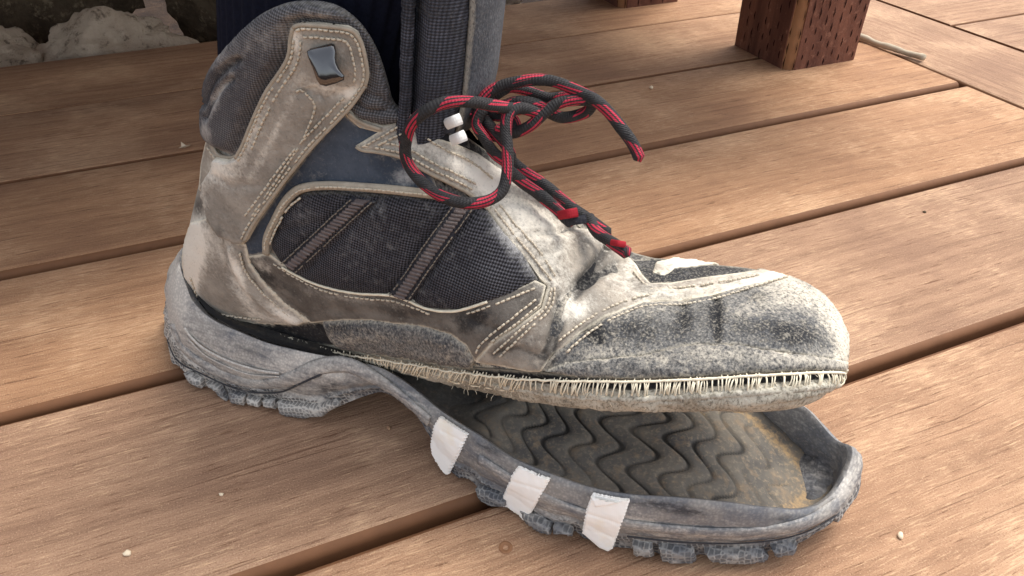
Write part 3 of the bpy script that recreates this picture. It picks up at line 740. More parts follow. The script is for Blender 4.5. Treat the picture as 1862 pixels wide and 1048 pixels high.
# foxing band of fuzzy suede
FOX = [(585, 581), (662, 578), (719, 585), (779, 592), (823, 606), (850, 626), (866, 652), (860, 668), (800, 660), (740, 650), (680, 641), (640, 634), (610, 628), (596, 604)]
fox = panel('suede_foxing', FOX, 'suede', .0008, pillow=.0028, pr=22, lump=.0009, ls=120, dust0=.08, jag=3)
# torn black heel band
HB = [(333, 476), (340, 505), (354, 545), (383, 573), (425, 581), (478, 588), (535, 590), (567, 585), (590, 584), (600, 606), (614, 629), (560, 624), (500, 617), (450, 610), (400, 595), (362, 570), (342, 535), (331, 500)]
heelband = panel('heel_band', HB, 'black', .0004, jag=3, lump=.0009, ls=140)
# heel counter
CTR = [(350, 405), (383, 396), (403, 421), (434, 438), (450, 443), (458, 478), (480, 509), (519, 548), (567, 583), (535, 588), (478, 586), (425, 579), (381, 572), (352, 544), (339, 504), (334, 470), (340, 435)]
ctr = panel('heel_counter', CTR, 'taupe', .0018, creases=[(V2([(425, 450), (430, 480), (455, 520), (490, 555), (545, 583)]), -.0014, 6), (V2([(412, 450), (418, 490), (440, 525), (480, 565)]), .0009, 5), (V2([(440, 450), (450, 490), (480, 525)]), .0008, 4)], lump=.0006, ls=50, jag=2)
stitches(ctr, [[(352, 500), (366, 536), (392, 560), (430, 570), (478, 576)], [(442, 455), (452, 490), (480, 525), (530, 570)]], .0019, 'stitch', 8, 6, .0005)
# strip up the back of the heel
HS = [(381, 247), (402, 282), (394, 301), (379, 336), (374, 352), (364, 345), (368, 300), (376, 262)]
hs_ = panel('heel_strip', HS, 'beige', .0012); stitches(hs_, [[(386, 256), (400, 276)], [(383, 266), (396, 288)]], .0013)
cord('seam_cord', [(379, 246), (392, 262), (404, 281), (425, 285), (440, 278), (452, 257)], .0009, .0016, 'welt', hs_, .8)
# ankle strap
strap = panel('ankle_strap', STRAP, 'taupe', .0042, skirt=.001, creases=[(V2([(560, 155), (600, 168), (645, 150)]), .0006, 8), (V2([(545, 165), (580, 150), (600, 185), (560, 255)]), .0005, 3), (V2([(470, 330), (430, 330), (395, 310)]), .0007, 9), (V2([(500, 250), (520, 280)]), .0004, 8)], lump=.0005, ls=60)
i0 = len(STRAP)
stitches(strap, [inset(STRAP, 0, 9, 8), inset(STRAP, 9, 15, 8), inset(STRAP, 8, 14, 22), inset(STRAP, 25, 31, 8), inset(STRAP, 26, 31, 20), inset(STRAP, 1, 7, 22), [(546, 158), (556, 154), (575, 172), (578, 190), (560, 240), (530, 290), (498, 340), (470, 385)]], .0043)
cord('seam_cord', inset(STRAP, 7, 15, 2), .0008, .0040, 'welt', strap, .8)
cord('seam_cord', inset(STRAP, 25, 32, 2), .0008, .0040, 'welt', strap, .8)
cord('seam_cord', inset(STRAP, 0, 7, 2), .0008, .0040, 'welt', strap, .8)
# welt round the mesh window
cord('welt', [(488, 458), (489, 432), (504, 398), (520, 368), (538, 348), (560, 338), (604, 335), (670, 339), (738, 346), (785, 352), (810, 358)], .0019, .0016, 'welt', meshp, .6)
stitches(meshp, [[(489, 450), (490, 432), (505, 398), (521, 369), (539, 349), (560, 339), (604, 336), (670, 340), (738, 347), (785, 353)], [(498, 440), (503, 425), (516, 398), (532, 372), (553, 355)]], .0026, 'stitch', 8)
# collar edge binding by the throat
bind = panel('edge_binding', [(628, 196), (640, 197), (662, 214), (700, 226), (742, 214), (744, 226), (700, 242), (655, 230), (630, 208)], 'taupe', .0022, res=3.5)
cord('seam_cord', [(636, 200), (660, 218), (695, 232)], .0008, .0026, 'welt', bind)
# vamp leather
VAMP = [(884, 381), (898, 345), (929, 330), (964, 338), (1002, 366), (1017, 392), (1051, 406), (1084, 428), (1113, 452), (1140, 470), (1155, 484), (1166, 502), (1182, 519), (1220, 518), (1292, 507), (1340, 501), (1375, 496), (1388, 492), (1440, 499), (1442, 503), (1340, 528), (1292, 542), (1237, 551), (1169, 554), (1100, 580), (1051, 609), (1007, 645), (985, 674), (960, 673), (910, 663), (866, 656), (891, 627), (948, 587), (984, 560), (995, 521), (981, 508), (963, 482), (933, 447), (905, 410)]
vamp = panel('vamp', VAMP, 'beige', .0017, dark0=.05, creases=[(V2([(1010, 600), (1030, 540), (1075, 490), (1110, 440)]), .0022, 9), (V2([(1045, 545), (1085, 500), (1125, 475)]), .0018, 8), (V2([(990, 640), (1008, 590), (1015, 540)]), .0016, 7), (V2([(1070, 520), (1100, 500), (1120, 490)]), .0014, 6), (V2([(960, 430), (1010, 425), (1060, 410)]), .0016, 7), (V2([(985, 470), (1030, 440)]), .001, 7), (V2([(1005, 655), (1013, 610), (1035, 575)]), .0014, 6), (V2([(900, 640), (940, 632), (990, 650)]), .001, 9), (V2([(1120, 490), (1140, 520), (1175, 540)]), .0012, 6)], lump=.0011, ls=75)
stitches(vamp, [[(897, 382), (925, 420), (950, 450), (976, 482), (1000, 512)], [(905, 376), (940, 418), (965, 445), (990, 478), (1006, 505)], [(1000, 525), (990, 562), (952, 595), (900, 640)], [(1005, 515), (1000, 560), (960, 600), (912, 645)], [(1180, 533), (1240, 530), (1300, 522), (1380, 508)], [(1150, 500), (1168, 522), (1185, 530)], [(1015, 620), (1060, 588), (1105, 565), (1170, 545), (1240, 541)]], .0019, 'stitch', 8.5, 6)
# pale torn strip and dark suede at the base of the throat
throat = panel('throat_base', [(1120, 452), (1150, 462), (1190, 472), (1225, 474), (1260, 478), (1310, 485), (1390, 492), (1340, 503), (1292, 509), (1220, 520), (1182, 521), (1166, 504), (1150, 484)], 'suede', .0009, dark0=.75, dustk=.0)
panel('throat_flap', [(1186, 500), (1192, 482), (1220, 475), (1256, 477), (1306, 485), (1262, 489), (1225, 493), (1208, 506)], 'beige', .0022, res=3.5, jag=2, dust0=.6, lump=.0007)
# toe cap and bumper
TOE = [(1442, 501), (1470, 514), (1500, 536), (1525, 570), (1541, 605), (1549, 640), (1548, 664), (1471, 651), (1409, 643), (1340, 632), (1251, 632), (1169, 650), (1100, 655), (1030, 660), (984, 674), (1007, 644), (1051, 608), (1100, 579), (1169, 553), (1237, 550), (1292, 541), (1340, 527)]
toe = panel('toe_cap', TOE, 'suede', .0016, creases=[(V2([(1302, 540), (1300, 580), (1304, 625)]), .0012, 8), (V2([(1245, 550), (1240, 600)]), .0006, 8), (V2([(1060, 600), (1090, 625)]), .001, 8)], lump=.0009, ls=70, dust0=.1, edge_mm=1.6)
stitches(toe, [[(1030, 640), (1060, 615), (1105, 588), (1170, 563), (1240, 560), (1295, 551), (1345, 536), (1430, 510)]], .0017, 'stitch', 9)
BUMP = [(984, 672), (1030, 657), (1100, 652), (1169, 647), (1251, 629), (1340, 629), (1409, 641), (1471, 648), (1549, 655), (1550, 676), (1450, 676), (1350, 682), (1250, 688), (1150, 690), (1050, 686)]
bump = panel('toe_bumper', BUMP, 'suede', .001, pillow=.002, pr=16, lump=.0007, ls=130, dust0=.3, dustk=.7, jag=1.5)
# eyestay
EYE = [(649, 263), (700, 232), (746, 206), (765, 225), (784, 248), (826, 262), (864, 281), (895, 304), (930, 328), (915, 345), (900, 370), (886, 384), (850, 354), (815, 333), (780, 314), (731, 285), (690, 275), (662, 271)]
eye = panel('eyestay', EYE, 'taupe', .0024, lump=.0007, ls=60, dust0=.15, creases=[(V2([(760, 235), (800, 262), (850, 300)]), .0006, 8)])
stitches(eye, [inset(EYE, 12, 17, 9), inset(EYE, 12, 16, 20), [(662, 264), (705, 240), (742, 216)], [(690, 262), (715, 248), (740, 236), (750, 226)], [(760, 240), (800, 268), (850, 296), (890, 330)]], .0026)
cord('seam_cord', inset(EYE, 11, 18, 1), .0008, .0022, 'welt', eye)
# felt edge of the insole board below the seam
FEATH = [(450, 611), (505, 620), (560, 627), (600, 633), (640, 641), (690, 649), (740, 657), (790, 665), (850, 675), (900, 685), (950, 693), (1000, 699), (1050, 703), (1100, 706), (1150, 707), (1200, 706), (1250, 704), (1300, 701), (1350, 698), (1400, 695), (1450, 691), (1500, 686), (1548, 680)]
BOARD = [(640, 641), (740, 657), (850, 675), (950, 693), (1050, 705), (1150, 710), (1250, 706), (1350, 700), (1450, 693), (1548, 684), (1540, 705), (1450, 728), (1350, 742), (1270, 747), (1200, 748), (1120, 746), (1050, 741), (950, 728), (850, 706), (760, 688), (700, 672)]
board = panel('insole_board', BOARD, 'felt', .0006, pillow=.0012, pr=18, lump=.0012, ls=150, dust0=.0, skirt=.003, jag=2)
panel('seam_black_tape', [(860, 668), (985, 676), (1050, 684), (1150, 690), (1250, 688), (1350, 682), (1450, 676), (1536, 673), (1535, 688), (1450, 697), (1350, 703), (1250, 709), (1150, 712), (1050, 706), (950, 694), (860, 680)], 'black', .0004, jag=1, dark0=.4, dustk=.1).name = 'binding_tape'  # black strip along the seam, behind the overlock threads
cord('welt_cord', [(620, 641), (690, 655), (740, 664), (850, 686), (950, 705), (1050, 718), (1150, 723), (1250, 720), (1350, 714), (1450, 706), (1540, 694)], .0015, .0012, 'felt', boot, .8, wob=.0008)
cord('seam_cord', [(450, 610), (505, 619), (560, 626), (640, 639), (740, 655), (850, 672), (950, 683), (1050, 690), (1150, 694), (1250, 692), (1350, 687), (1450, 681), (1546, 674)], .0005, .0022, 'thread', boot, .9, wob=.0011)
# overlock threads, one object each
TH_T = V2([(450, 610), (505, 618), (560, 625), (640, 639), (740, 655), (850, 672), (950, 682), (1050, 688), (1150, 692), (1250, 690), (1350, 685), (1450, 679), (1547, 671)])
tt = resample(spline(TH_T, 6), 5.6)
for i, p in enumerate(tt[:-1]):
    f = sm((p.x - 450) / 650); d = (tt[i + 1] - p).normalized(); nrm = Vector((-d.y, d.x))
    hgt = 11 + 16 * f + R.uniform(-2, 4); lean = R.uniform(-5, 5) + (9 if p.x < 700 else -3 if p.x < 1200 else -6)
    if p.x > 800 and R.random() < .12: continue
    q0 = p + nrm * R.uniform(-4, 2); q1 = p + nrm * hgt + d * lean
    wav = R.uniform(-3, 3); pts = []; nn = []
    for k in range(6):
        t = k / 5; pp = q0.lerp(q1, t) + d * wav * math.sin(t * 3.1) * 1.2
        q = on_last(pp.x, pp.y, .0006 + .0018 * math.sin(math.pi * (.15 + .8 * t)))
        if q: pts.append(q[0]); nn.append(q[1])
    if len(pts) < 6: continue
    if R.random() < .35 and p.x > 600:                   # loops back up
        for k in range(1, 5):
            t = k / 4; pp = q1.lerp(q0 + d * R.uniform(4, 7), t * .9)
            q = on_last(pp.x, pp.y, .0014 + .0016 * math.sin(math.pi * t))
            if q: pts.append(q[0]); nn.append(q[1])
    vs, fs, L = tube_geo(spline(pts, 2), .00027 * R.uniform(.8, 1.25), 5)
    pyd('thread', vs, fs, boot, M['thread'])
cord('seam_cord', [(p.x, p.y + 12 + 16 * sm((p.x - 450) / 650)) for p in tt[20::6]], .0005, .0013, 'thread', boot, .8, wob=.0009)
# fray: short loose fibres hanging from the seam
vs, fs = [], []
for i in range(70):
    p = R.choice(tt); q = on_last(p.x + R.uniform(-6, 6), p.y + R.uniform(0, 44) * sm((p.x - 500) / 500), .001)
    if not q: continue
    b = q[0]; dv = (q[1] * R.uniform(.2, 1) + Vector((R.uniform(-1, 1), R.uniform(-.4, .4), R.uniform(-1, .4)))).normalized()
    l = R.uniform(.001, .0028); path = [b + dv * l * t + Vector((0, 0, -.0016 * t * t)) + Vector((R.uniform(-1, 1), 0, R.uniform(-1, 1))) * .0003 for t in (0, .35, .7, 1)]
    tube_geo(path, .00013, 4, vs, fs)
o = pyd('fray', vs, fs, boot, M['thread']); o['kind'] = 'stuff'

# lace hook: a curved black enamel plate standing on the strap with a notch toward the toe
def hook():
    o_, n_ = on_last(602, 106, .0052); up = Vector((0, 0, 1)); ex = (ray(602, 106) * -1); n = (n_ + ex * .2 + up * .5).normalized()
    x = up.cross(n).normalized(); x = x if x.x > 0 else -x; y = n.cross(x); y = y if y.z > 0 else -y
    g = .000262 * .88
    pl = [(-25, 18), (-20, 22), (-6, 26), (10, 30), (15, 28), (17, 20), (16, 10), (17, 2), (22, -8), (28, -16), (27, -22), (14, -27), (-2, -31), (-10, -29), (-14, -22), (-18, -6), (-23, 8)]
    vs, fs = [], []; N = len(pl); c = Vector((sum(p[0] for p in pl) / N, sum(p[1] for p in pl) / N))
    rings = [(.8, 0), (.96, .0010), (1.02, .0020), (1.0, .0030), (.90, .0036), (.72, .0040), (.4, .0042), (.1, .0042)]
    for s, h in rings:
        for p in pl:
            q = c + (Vector(p) - c) * s; vs.append(o_ + x * q.x * g + y * q.y * g + n * (h + .0012 * (q.x / 25) ** 2 - .0006 * (q.y / 30) ** 2))
    for i in range(len(rings) - 1):
        for k in range(N): fs.append((i * N + k, i * N + (k + 1) % N, (i + 1) * N + (k + 1) % N, (i + 1) * N + k))
    fs.append(tuple(range((len(rings) - 1) * N, len(rings) * N)))
    h = pyd('lace_hook', vs, fs, boot, M['hook']); 
    bm = bmesh.new(); bm.from_mesh(h.data); bmesh.ops.recalc_face_normals(bm, faces=bm.faces); bm.to_mesh(h.data); bm.free()
    vs, fs, L = tube_geo([o_ - n * .001, o_ + n * .003], .0028, 14); pyd('rivet', vs, fs, h, M['hook'])
hook()

# --- tongue: a thick pad curving round the front of the shin
def tongue():
    rows_ = [(.164, 179, 193), (.172, 180, 195), (.180, 182, 197), (.195, 184, 199), (.210, 186, 201), (.225, 188, 202), (.240, 190, 204), (.255, 193, 207)]
    vs, fs, dd, dk = [], [], [], []; NP = 30
    for (z, u0, u1) in rows_:
        loop = []
        for k in range(NP):                       # outer face then inner face back
            a = -1.35 + 2.7 * k / (NP - 1); loop.append(Vector((u0 * mm + (u1 - u0) * mm * math.cos(a) ** .8 if math.cos(a) > 0 else u0 * mm, .027 * math.sin(a) / math.sin(1.35), z)))
        for k in range(NP):
            a = 1.35 - 2.7 * k / (NP - 1); e = .011 * (1 - (abs(a) / 1.35) ** 6 * .35)
            loop.append(Vector((u0 * mm + (u1 - u0) * mm * max(0, math.cos(a)) ** .8 - e, .023 * math.sin(a) / math.sin(1.35), z)))
        for p in loop:
            q = noise.noise(p * 60) * .0012; p.x += q; vs.append(p); dd.append(.0 + .3 * max(0, noise.noise(p * 50))); dk.append(.38)
    n = 2 * NP
    for i in range(len(rows_) - 1):
        for k in range(n): fs.append((i * n + k, i * n + (k + 1) % n, (i + 1) * n + (k + 1) % n, (i + 1) * n + k))
    fs.append(tuple(reversed(range(n)))); fs.append(tuple(range((len(rows_) - 1) * n, len(rows_) * n)))
    o = pyd('tongue', vs, fs, boot, M['tongue'], True, {'dust': dd, 'dark': dk, 'edge': [0] * len(vs)}); o.data.materials.append(M['greysuede'])
    for p in o.data.polygons:
        if p.center.x > .187 and p.center.y > -.012 and abs(p.normal.z) < .8: p.material_index = 0
    bm = bmesh.new(); bm.from_mesh(o.data); bmesh.ops.recalc_face_normals(bm, faces=bm.faces); bm.to_mesh(o.data); bm.free()
    o.data.set_sharp_from_angle(angle=math.radians(70))
    # fuzzy edge binding down its near edge
    pth = []
    for (z, u0, u1) in rows_: pth.append(Vector((u0 * mm - .003, -.0272, z)))
    vs, fs, L = tube_geo(spline(pth, 8), .0024, 10, rads=[.0024 + .0004 * noise.noise(Vector((i * .9, 0, 0))) for i in range(8 * 7 + 1)])
    pyd('edge_binding', vs, fs, o, M['tongue'], True, {'dust': [.0] * len(vs), 'dark': [.5] * len(vs), 'edge': [0] * len(vs)})
    # suede facing strip on its front, right of the mesh
    vs, fs = [], []; NK = 10
    for (z, u0, u1) in rows_:
        for k in range(NK):
            a = -.55 + 1.5 * k / (NK - 1); vs.append(Vector((u0 * mm + (u1 - u0) * mm * max(0, math.cos(a)) ** .8 + .0012, .0276 * math.sin(a) / math.sin(1.35), z)))
    for i in range(len(rows_) - 1):
        for k in range(NK - 1): fs.append((i * NK + k, i * NK + k + 1, (i + 1) * NK + k + 1, (i + 1) * NK + k))
    f = pyd('suede_facing', vs, fs, o, M['greysuede'], True, {'dust': [.0] * len(vs), 'dark': [.1] * len(vs), 'edge': [1.0 if i % NK == 0 else 0 for i in range(len(vs))]})
    so = f.modifiers.new('t', 'SOLIDIFY'); so.thickness = .0012; so.offset = 0
tongue()

# --- laces
def lace(pts, rad=.0022, name='lace', step=.0012, fl=None):
    """pts: (x, y, V mm): a point on the photo's ray at that depth plane, held clear of the upper"""
    P = []
    for (x, y, V) in pts:
        q = onV(x, y, V * mm); h = LAST.ray_cast(CL, ray(x, y))
        if h[0] is not None:
            lim = h[3] - .0062
            if (q - CL).length > lim: q = CL + ray(x, y) * lim
        P.append(q)
    path = resample(spline(P, 8), step); N = 14
    rads = [rad * (1 + .07 * noise.noise(p * 130)) for p in path]
    path = [p + Vector((noise.noise(p * 75), noise.noise(p * 75 + Vector((9, 0, 0))), noise.noise(p * 75 + Vector((0, 9, 0))))) * .0007 for p in path]
    vs, fs, L = tube_geo(path, rad, N, rads=rads, cap=False)
    # rounded ends
    for e, s in ((0, -1), (len(path) - 1, 1)):
        t = (path[min(e + 1, len(path) - 1)] - path[max(e - 1, 0)]).normalized() * s; b = len(vs)
        vs.append(path[e] + t * rad * .8)
        for k in range(N):
            k2 = (k + 1) % N; fs.append((e * N + k, e * N + k2, b) if s > 0 else (e * N + k2, e * N + k, b))
    me = bpy.data.meshes.new(name); me.from_pydata([tuple(v) for v in vs], [], fs); me.update()
    uv = me.uv_layers.new(name='UVMap'); tot = len(path) * N
    for pl in me.polygons:
        ks = [me.loops[li].vertex_index % N if me.loops[li].vertex_index < tot else 0 for li in pl.loop_indices]
        wrap = max(ks) == N - 1 and min(ks) == 0
        for li, k in zip(pl.loop_indices, ks):
            vi = me.loops[li].vertex_index
            if vi >= tot: uv.data[li].uv = (L[0] if vi == tot else L[-1], .5); continue
            uv.data[li].uv = (L[vi // N], (1.0 if wrap and k == 0 else k / N))
    return link(name, me, boot, M['lace'])
ring = lace([(945, 200, -6), (905, 192, -17), (864, 187, -26), (811, 187, -34), (773, 202, -38), (750, 225, -38), (738, 252, -37), (737, 282, -36), (750, 313, -36), (776, 340, -38), (811, 361, -38), (849, 370, -37), (887, 365, -33), (913, 344, -28), (923, 305, -23), (923, 267, -19), (919, 237, -16), (925, 208, -13), (945, 197, -9), (980, 208, -4)], name='lace_loop')
lace([(905, 235, -9), (930, 244, -9), (964, 229, -7), (990, 206, -4), (1012, 190, -1), (1045, 182, 2), (1075, 184, 5), (1066, 203, 6), (1030, 214, 4), (1000, 206, 1), (975, 192, -2), (940, 187, -4), (905, 196, -4)], name='lace_loop')
lace([(868, 225, -8), (876, 185, -6), (905, 160, -3), (955, 149, 0), (1000, 147, 3), (1040, 160, 4), (1080, 180, 3), (1110, 207, 1), (1138, 245, -2), (1153, 270, -3), (1162, 289, -4)], name='lace_end')
lace([(885, 182, -2), (925, 160, 4), (960, 167, 8), (1000, 180, 8), (1045, 176, 8), (1080, 180, 6)], name='lace_strand')
lace([(880, 200, -8), (868, 225, -11), (883, 252, -13), (902, 282, -12), (925, 300, -9)], name='lace_strand')
lace([(850, 205, -2), (880, 215, -6), (905, 245, -9), (925, 275, -8), (930, 300, -6)], name='lace_strand')
lace([(865, 200, 0), (900, 210, -2), (930, 215, -4), (935, 240, -6), (900, 250, -4), (880, 225, -2)], name='lace_strand')
lace([(925, 292, -6), (960, 318, -2), (1000, 345, 3), (1035, 377, 5), (1070, 400, 6), (1105, 424, 6)], .0026, name='lace_strand')
lace([(925, 312, -14), (950, 330, -10), (985, 358, -6), (1022, 392, -6), (1040, 405, -8)], .0024, name='lace_strand')
lace([(1070, 395, 4), (1085, 420, -2), (1112, 442, -9), (1140, 462, -14)], .0024, name='lace_strand')
# dark tongue front between the eyestays, below the knot
panel('throat_gusset', [(770, 238), (800, 238), (850, 252), (900, 290), (930, 313), (1000, 361), (1050, 396), (1100, 432), (1150, 462), (1196, 477), (1150, 480), (1113, 460), (1051, 414), (1000, 374), (930, 334), (864, 287), (800, 262)], 'black', .0012, dark0=.2, lump=.0006)
# red webbing lace loops and the white tag
def strap_loop(x0, y0, x1, y1, V, mat, wd=.0019, name='webbing_loop', th=.0007):
    a = onV(x0, y0, V * mm); b = onV(x1, y1, V * mm); m_ = (a + b) / 2 + (CL - (a + b) / 2).normalized() * .0025
    path = spline([a, m_, b], 6); up = (CL - a).normalized()
    vs, fs, L = tube_geo(path, wd, 10, flat=th / wd, nrms=[up] * len(path)); return pyd(name, vs, fs, boot, M[mat], False)
strap_loop(1016, 392, 1050, 386, -14, 'red'); strap_loop(1112, 441, 1136, 445, -14, 'red', .0013)
strap_loop(1030, 404, 1066, 398, -13, 'strip', .0018)
strap_loop(812, 226, 838, 216, -20, 'white', .0022, 'lace_tag', .0010); strap_loop(822, 256, 846, 246, -20, 'white', .0022, 'lace_tag', .0010)
strap_loop(790, 238, 826, 232, -17, 'strip', .002, 'webbing_loop')

# --- sole: perimeter loop of rim and bottom edge
NEAR = [((322, 478), -27, (303, 640), 8, 'z'), ((334, 520), -35, (318, 668), 3, 'z'), ((350, 555), -39, (348, 696), 2, 'z'), ((383, 585), -42, (398, 714), 1.5, 'z'), ((428, 606), -43, (440, 732), 1, 'z'), ((480, 627), -43, (500, 743), 1, 'z'), ((540, 642), -42, (555, 757), .5, 'z'),
        ((590, 652), -40, (615, 750), -39, 'V'), ((640, 662), -38, (655, 727), -37, 'V'), ((690, 674), -37, (692, 718), -36, 'V'), ((740, 704), -38, (735, 742), -37, 'V'), ((790, 745), -42, (776, 792), -42, 'V'), ((825, 770), -46, (802, 846), -46, 'V'), ((865, 795), -50, (850, 885), 1.5, 'z'),
        ((930, 838), -54, (915, 915), 1.5, 'z'), ((1000, 868), -56, (985, 960), .5, 'z'), ((1070, 892), -56, (1060, 985), .5, 'z'), ((1140, 905), -55, (1130, 1003), .5, 'z'), ((1230, 911), -51, (1230, 1014), 1, 'z'), ((1320, 920), -45, (1320, 1018), 2, 'z'), ((1400, 930), -37, (1410, 1008), 4, 'z'),
        ((1465, 932), -28, (1475, 985), 8, 'z'), ((1510, 912), -17, (1522, 950), 13, 'z'), ((1543, 868), -4, (1556, 905), 17, 'z'), ((1556, 817), 8, (1564, 860), 20, 'z')]
rimL, botL = [], []
for (r, v, b, s, kd) in NEAR:
    rimL.append(onV(r[0], r[1], v * mm)); botL.append(onZ(b[0], b[1], s * mm) if kd == 'z' else onV(b[0], b[1], s * mm))
for (u, v, zr, ub, vb, zb) in [(361, 15, 36, 367, 19, 18), (346, 25, 41, 350, 28, 13), (326, 33, 42, 328, 36, 8), (300, 39, 40, 302, 41, 5), (270, 42, 37, 270, 43, 3), (240, 41, 36, 240, 42, 3), (212, 38, 38, 212, 39, 4), (185, 34, 41, 185, 34, 14), (160, 31, 45, 160, 31, 28), (140, 29, 48, 140, 30, 20),
                           (110, 30, 46, 110, 32, 2), (80, 31, 45, 76, 33, 1), (50, 29, 47, 44, 31, 2), (27, 20, 55, 12, 22, 4), (18, 6, 62, -8, 8, 8), (19, -10, 65, -12, -12, 9)]:
    rimL.append(Vector((u, v, zr)) * mm); botL.append(Vector((ub, vb, zb)) * mm)
SPN = 22
rimS, botS = spline(rimL, SPN, True), spline(botL, SPN, True); n = len(rimS)
TRACE = [(300, 640), (306, 660), (318, 668), (330, 672), (342, 684), (352, 698), (368, 706), (384, 703), (398, 709), (408, 722), (420, 730), (446, 736), (452, 734), (476, 739), (490, 736), (504, 741), (510, 751), (524, 757), (560, 758), (590, 755), (602, 746), (625, 738), (655, 727)]
TRACE2 = [(835, 872), (850, 876), (862, 886), (870, 902), (886, 916), (906, 917), (926, 917), (948, 934), (962, 951), (984, 965), (1006, 968), (1024, 966), (1044, 971), (1060, 985), (1090, 997), (1112, 1003), (1140, 1003), (1182, 1006), (1200, 1013), (1222, 1018), (1256, 1018), (1272, 1012), (1290, 1017), (1340, 1021), (1386, 1017), (1400, 1008), (1440, 1003), (1475, 986), (1522, 950)]
for i in range(n):
    if botS[i].y > -.012: continue
    x, y = to_px(botS[i])
    for tr in (TRACE, TRACE2):
        if tr[0][0] < x < tr[-1][0]:
            for a, b in zip(tr, tr[1:]):
                if a[0] <= x <= b[0]:
                    yt = a[1] + (b[1] - a[1]) * (x - a[0]) / (b[0] - a[0]); botS[i].z = max(.0004, botS[i].z - (yt - y) * (botS[i] - CL).length / FPX / .8)
plan_c = [Vector((max(.03, min(.33, p.x)), 0, 0)) for p in rimS]
arc = [0]
for i in range(n): arc.append(arc[-1] + (botS[(i + 1) % n] - botS[i]).length)
SMV, SMF = [], []
LV = [0, .06, .14, .24, .34, .44, .54, .62, .66, .70, .74, .80, .88, .95, 1.0]
sv, sf, sdust, sdark, shex = [], [], [], [], []
SDUST = [(320, 540, 18, 60, 10, 1.1), (315, 610, 14, 40, 0, .8), (345, 650, 30, 14, 40, .5), (470, 690, 60, 8, 20, .5), (560, 742, 50, 12, 0, 1.1), (540, 655, 60, 12, -10, .6), (620, 680, 50, 10, 0, .5), (460, 735, 30, 10, 10, 1.0), (360, 690, 30, 14, 25, .6), (400, 650, 40, 10, 25, .4), (700, 700, 40, 10, 35, .4), (760, 745, 40, 14, 40, .35), (1000, 930, 60, 10, 25, .35), (1130, 950, 120, 8, 10, .3), (1540, 880, 18, 50, 25, .7), (1480, 950, 60, 10, -25, .4), (1250, 975, 120, 8, 0, .3), (1160, 945, 60, 10, 12, .35)]
SDARK = [(430, 630, 60, 14, 20, .5), (600, 705, 26, 20, 10, 1.1), (890, 815, 40, 9, 28, .9), (1250, 930, 60, 10, 8, .8), (1080, 905, 60, 9, 18, .5), (1420, 945, 60, 10, -10, .6), (470, 645, 40, 10, 15, .4), (730, 720, 30, 5, 35, .3), (350, 560, 14, 40, -25, .4), (1180, 915, 60, 8, 6, .6), (960, 850, 40, 8, 28, .4)]
for i in range(n):
    r0, b0 = rimS[i], botS[i]; out = (r0 + b0) / 2 - plan_c[i]; out.z = 0; out = out.normalized() if out.length > 0 else Vector((-1, 0, 0))
    s = arc[i]; heel = botS[i].x < .14
    lug = .5 + .5 * math.sin(s * 2 * math.pi / (.021 if not heel else .018) + 1.2 * noise.noise(Vector((s * 30, 0, 0)))); lug = sm((lug - .3) * 2.2) * .35 + .3
    for j, t in enumerate(LV):
        p = r0.lerp(b0, t); bu = .0032 * math.sin(math.pi * min(1, t / .66)) * (1 if heel else .55)
        if t <= .06: bu = -.0012 * (1 - t / .06)
        if .64 < t < .72: bu -= .0011
        if t >= .74: bu += (.0014 if heel else .0008) * lug - .0006 * (1 - lug)
        arch = 1 - sm((abs(botS[i].x - .17) - .012) / .02)
        if t > .8: p = p + Vector((0, 0, (1 - lug) * .002 * (t - .8) / .2 * (1 - arch) * (1 if botS[i].y > -.01 else .2)))
        if t >= .8 and botS[i].y < -.012: bu -= .0016 * min(1, (t - .74) / .12)
        bu += .0003 * noise.noise(p * 180) + (.00045 * math.sin(t * 34) if t < .62 else 0)
        SMV.append(r0.lerp(b0, t) + out * (.0034 * math.sin(math.pi * min(1, t / .66)) * (1 if heel else .55) + .0004))
        q = p + out * bu; sv.append(q); x, y = to_px(q)
        sdust.append(min(1.4, blob(SDUST, x, y) + (.48 if heel else .15))); sdark.append(min(1.4, blob(SDARK, x, y)))
        shex.append(1.0 if t > .7 else (.6 * sm((.5 - abs(x - 600) / 60)) if .45 < t else 0))
m = len(LV)
for i in range(n):
    i2 = (i + 1) % n
    for j in range(m - 1): sf.append((i * m + j, i * m + j + 1, i2 * m + j + 1, i2 * m + j))
# inner face: over the rim and down to the floor
def rim_z_at(u):                                        # lower of the near/far rim heights
    a = min((p for p in rimS if p.y < 0), key=lambda p: abs(p.x - u)); return a.z
def depth_at(u): return .004 + .008 * sm((u - .145) / .015) * sm((.22 - u) / .03) + .005 * sm((u - .19) / .06) + .006 * sm((u - .29) / .05)
zs = {}
for k in range(0, 400, 2):
    u = k * mm; ne = [p.z for p in rimS if p.y < 0 and abs(p.x - u) < .006]; fa = [p.z for p in rimS if p.y > 0 and abs(p.x - u) < .006]
    zs[k] = ((sum(ne) / len(ne)) if ne else .04)
def floor_z(u):
    k = max(0, min(398, int(u * 1000) // 2 * 2)); k2 = min(398, k + 2); t = (u * 1000 - k) / 2
    return zs[k] * (1 - t) + zs[k2] * t - depth_at(u)
inner1, inner2 = [], []
ib = len(sv)
for i in range(n):
    p = rimS[i]; inw = plan_c[i] - p; inw.z = 0; L_ = inw.length; inw = inw / L_ if L_ > 1e-6 else Vector()
    a = p + inw * .0016 + Vector((0, 0, .0002)); b = p + inw * .0032 - Vector((0, 0, .0012)); c = p + inw * .0048; c.z = min(floor_z(c.x), p.z - .002)
    for q in (a, b, c): sv.append(q); sdust.append(.15); sdark.append(.45); shex.append(0)
    inner2.append(c)
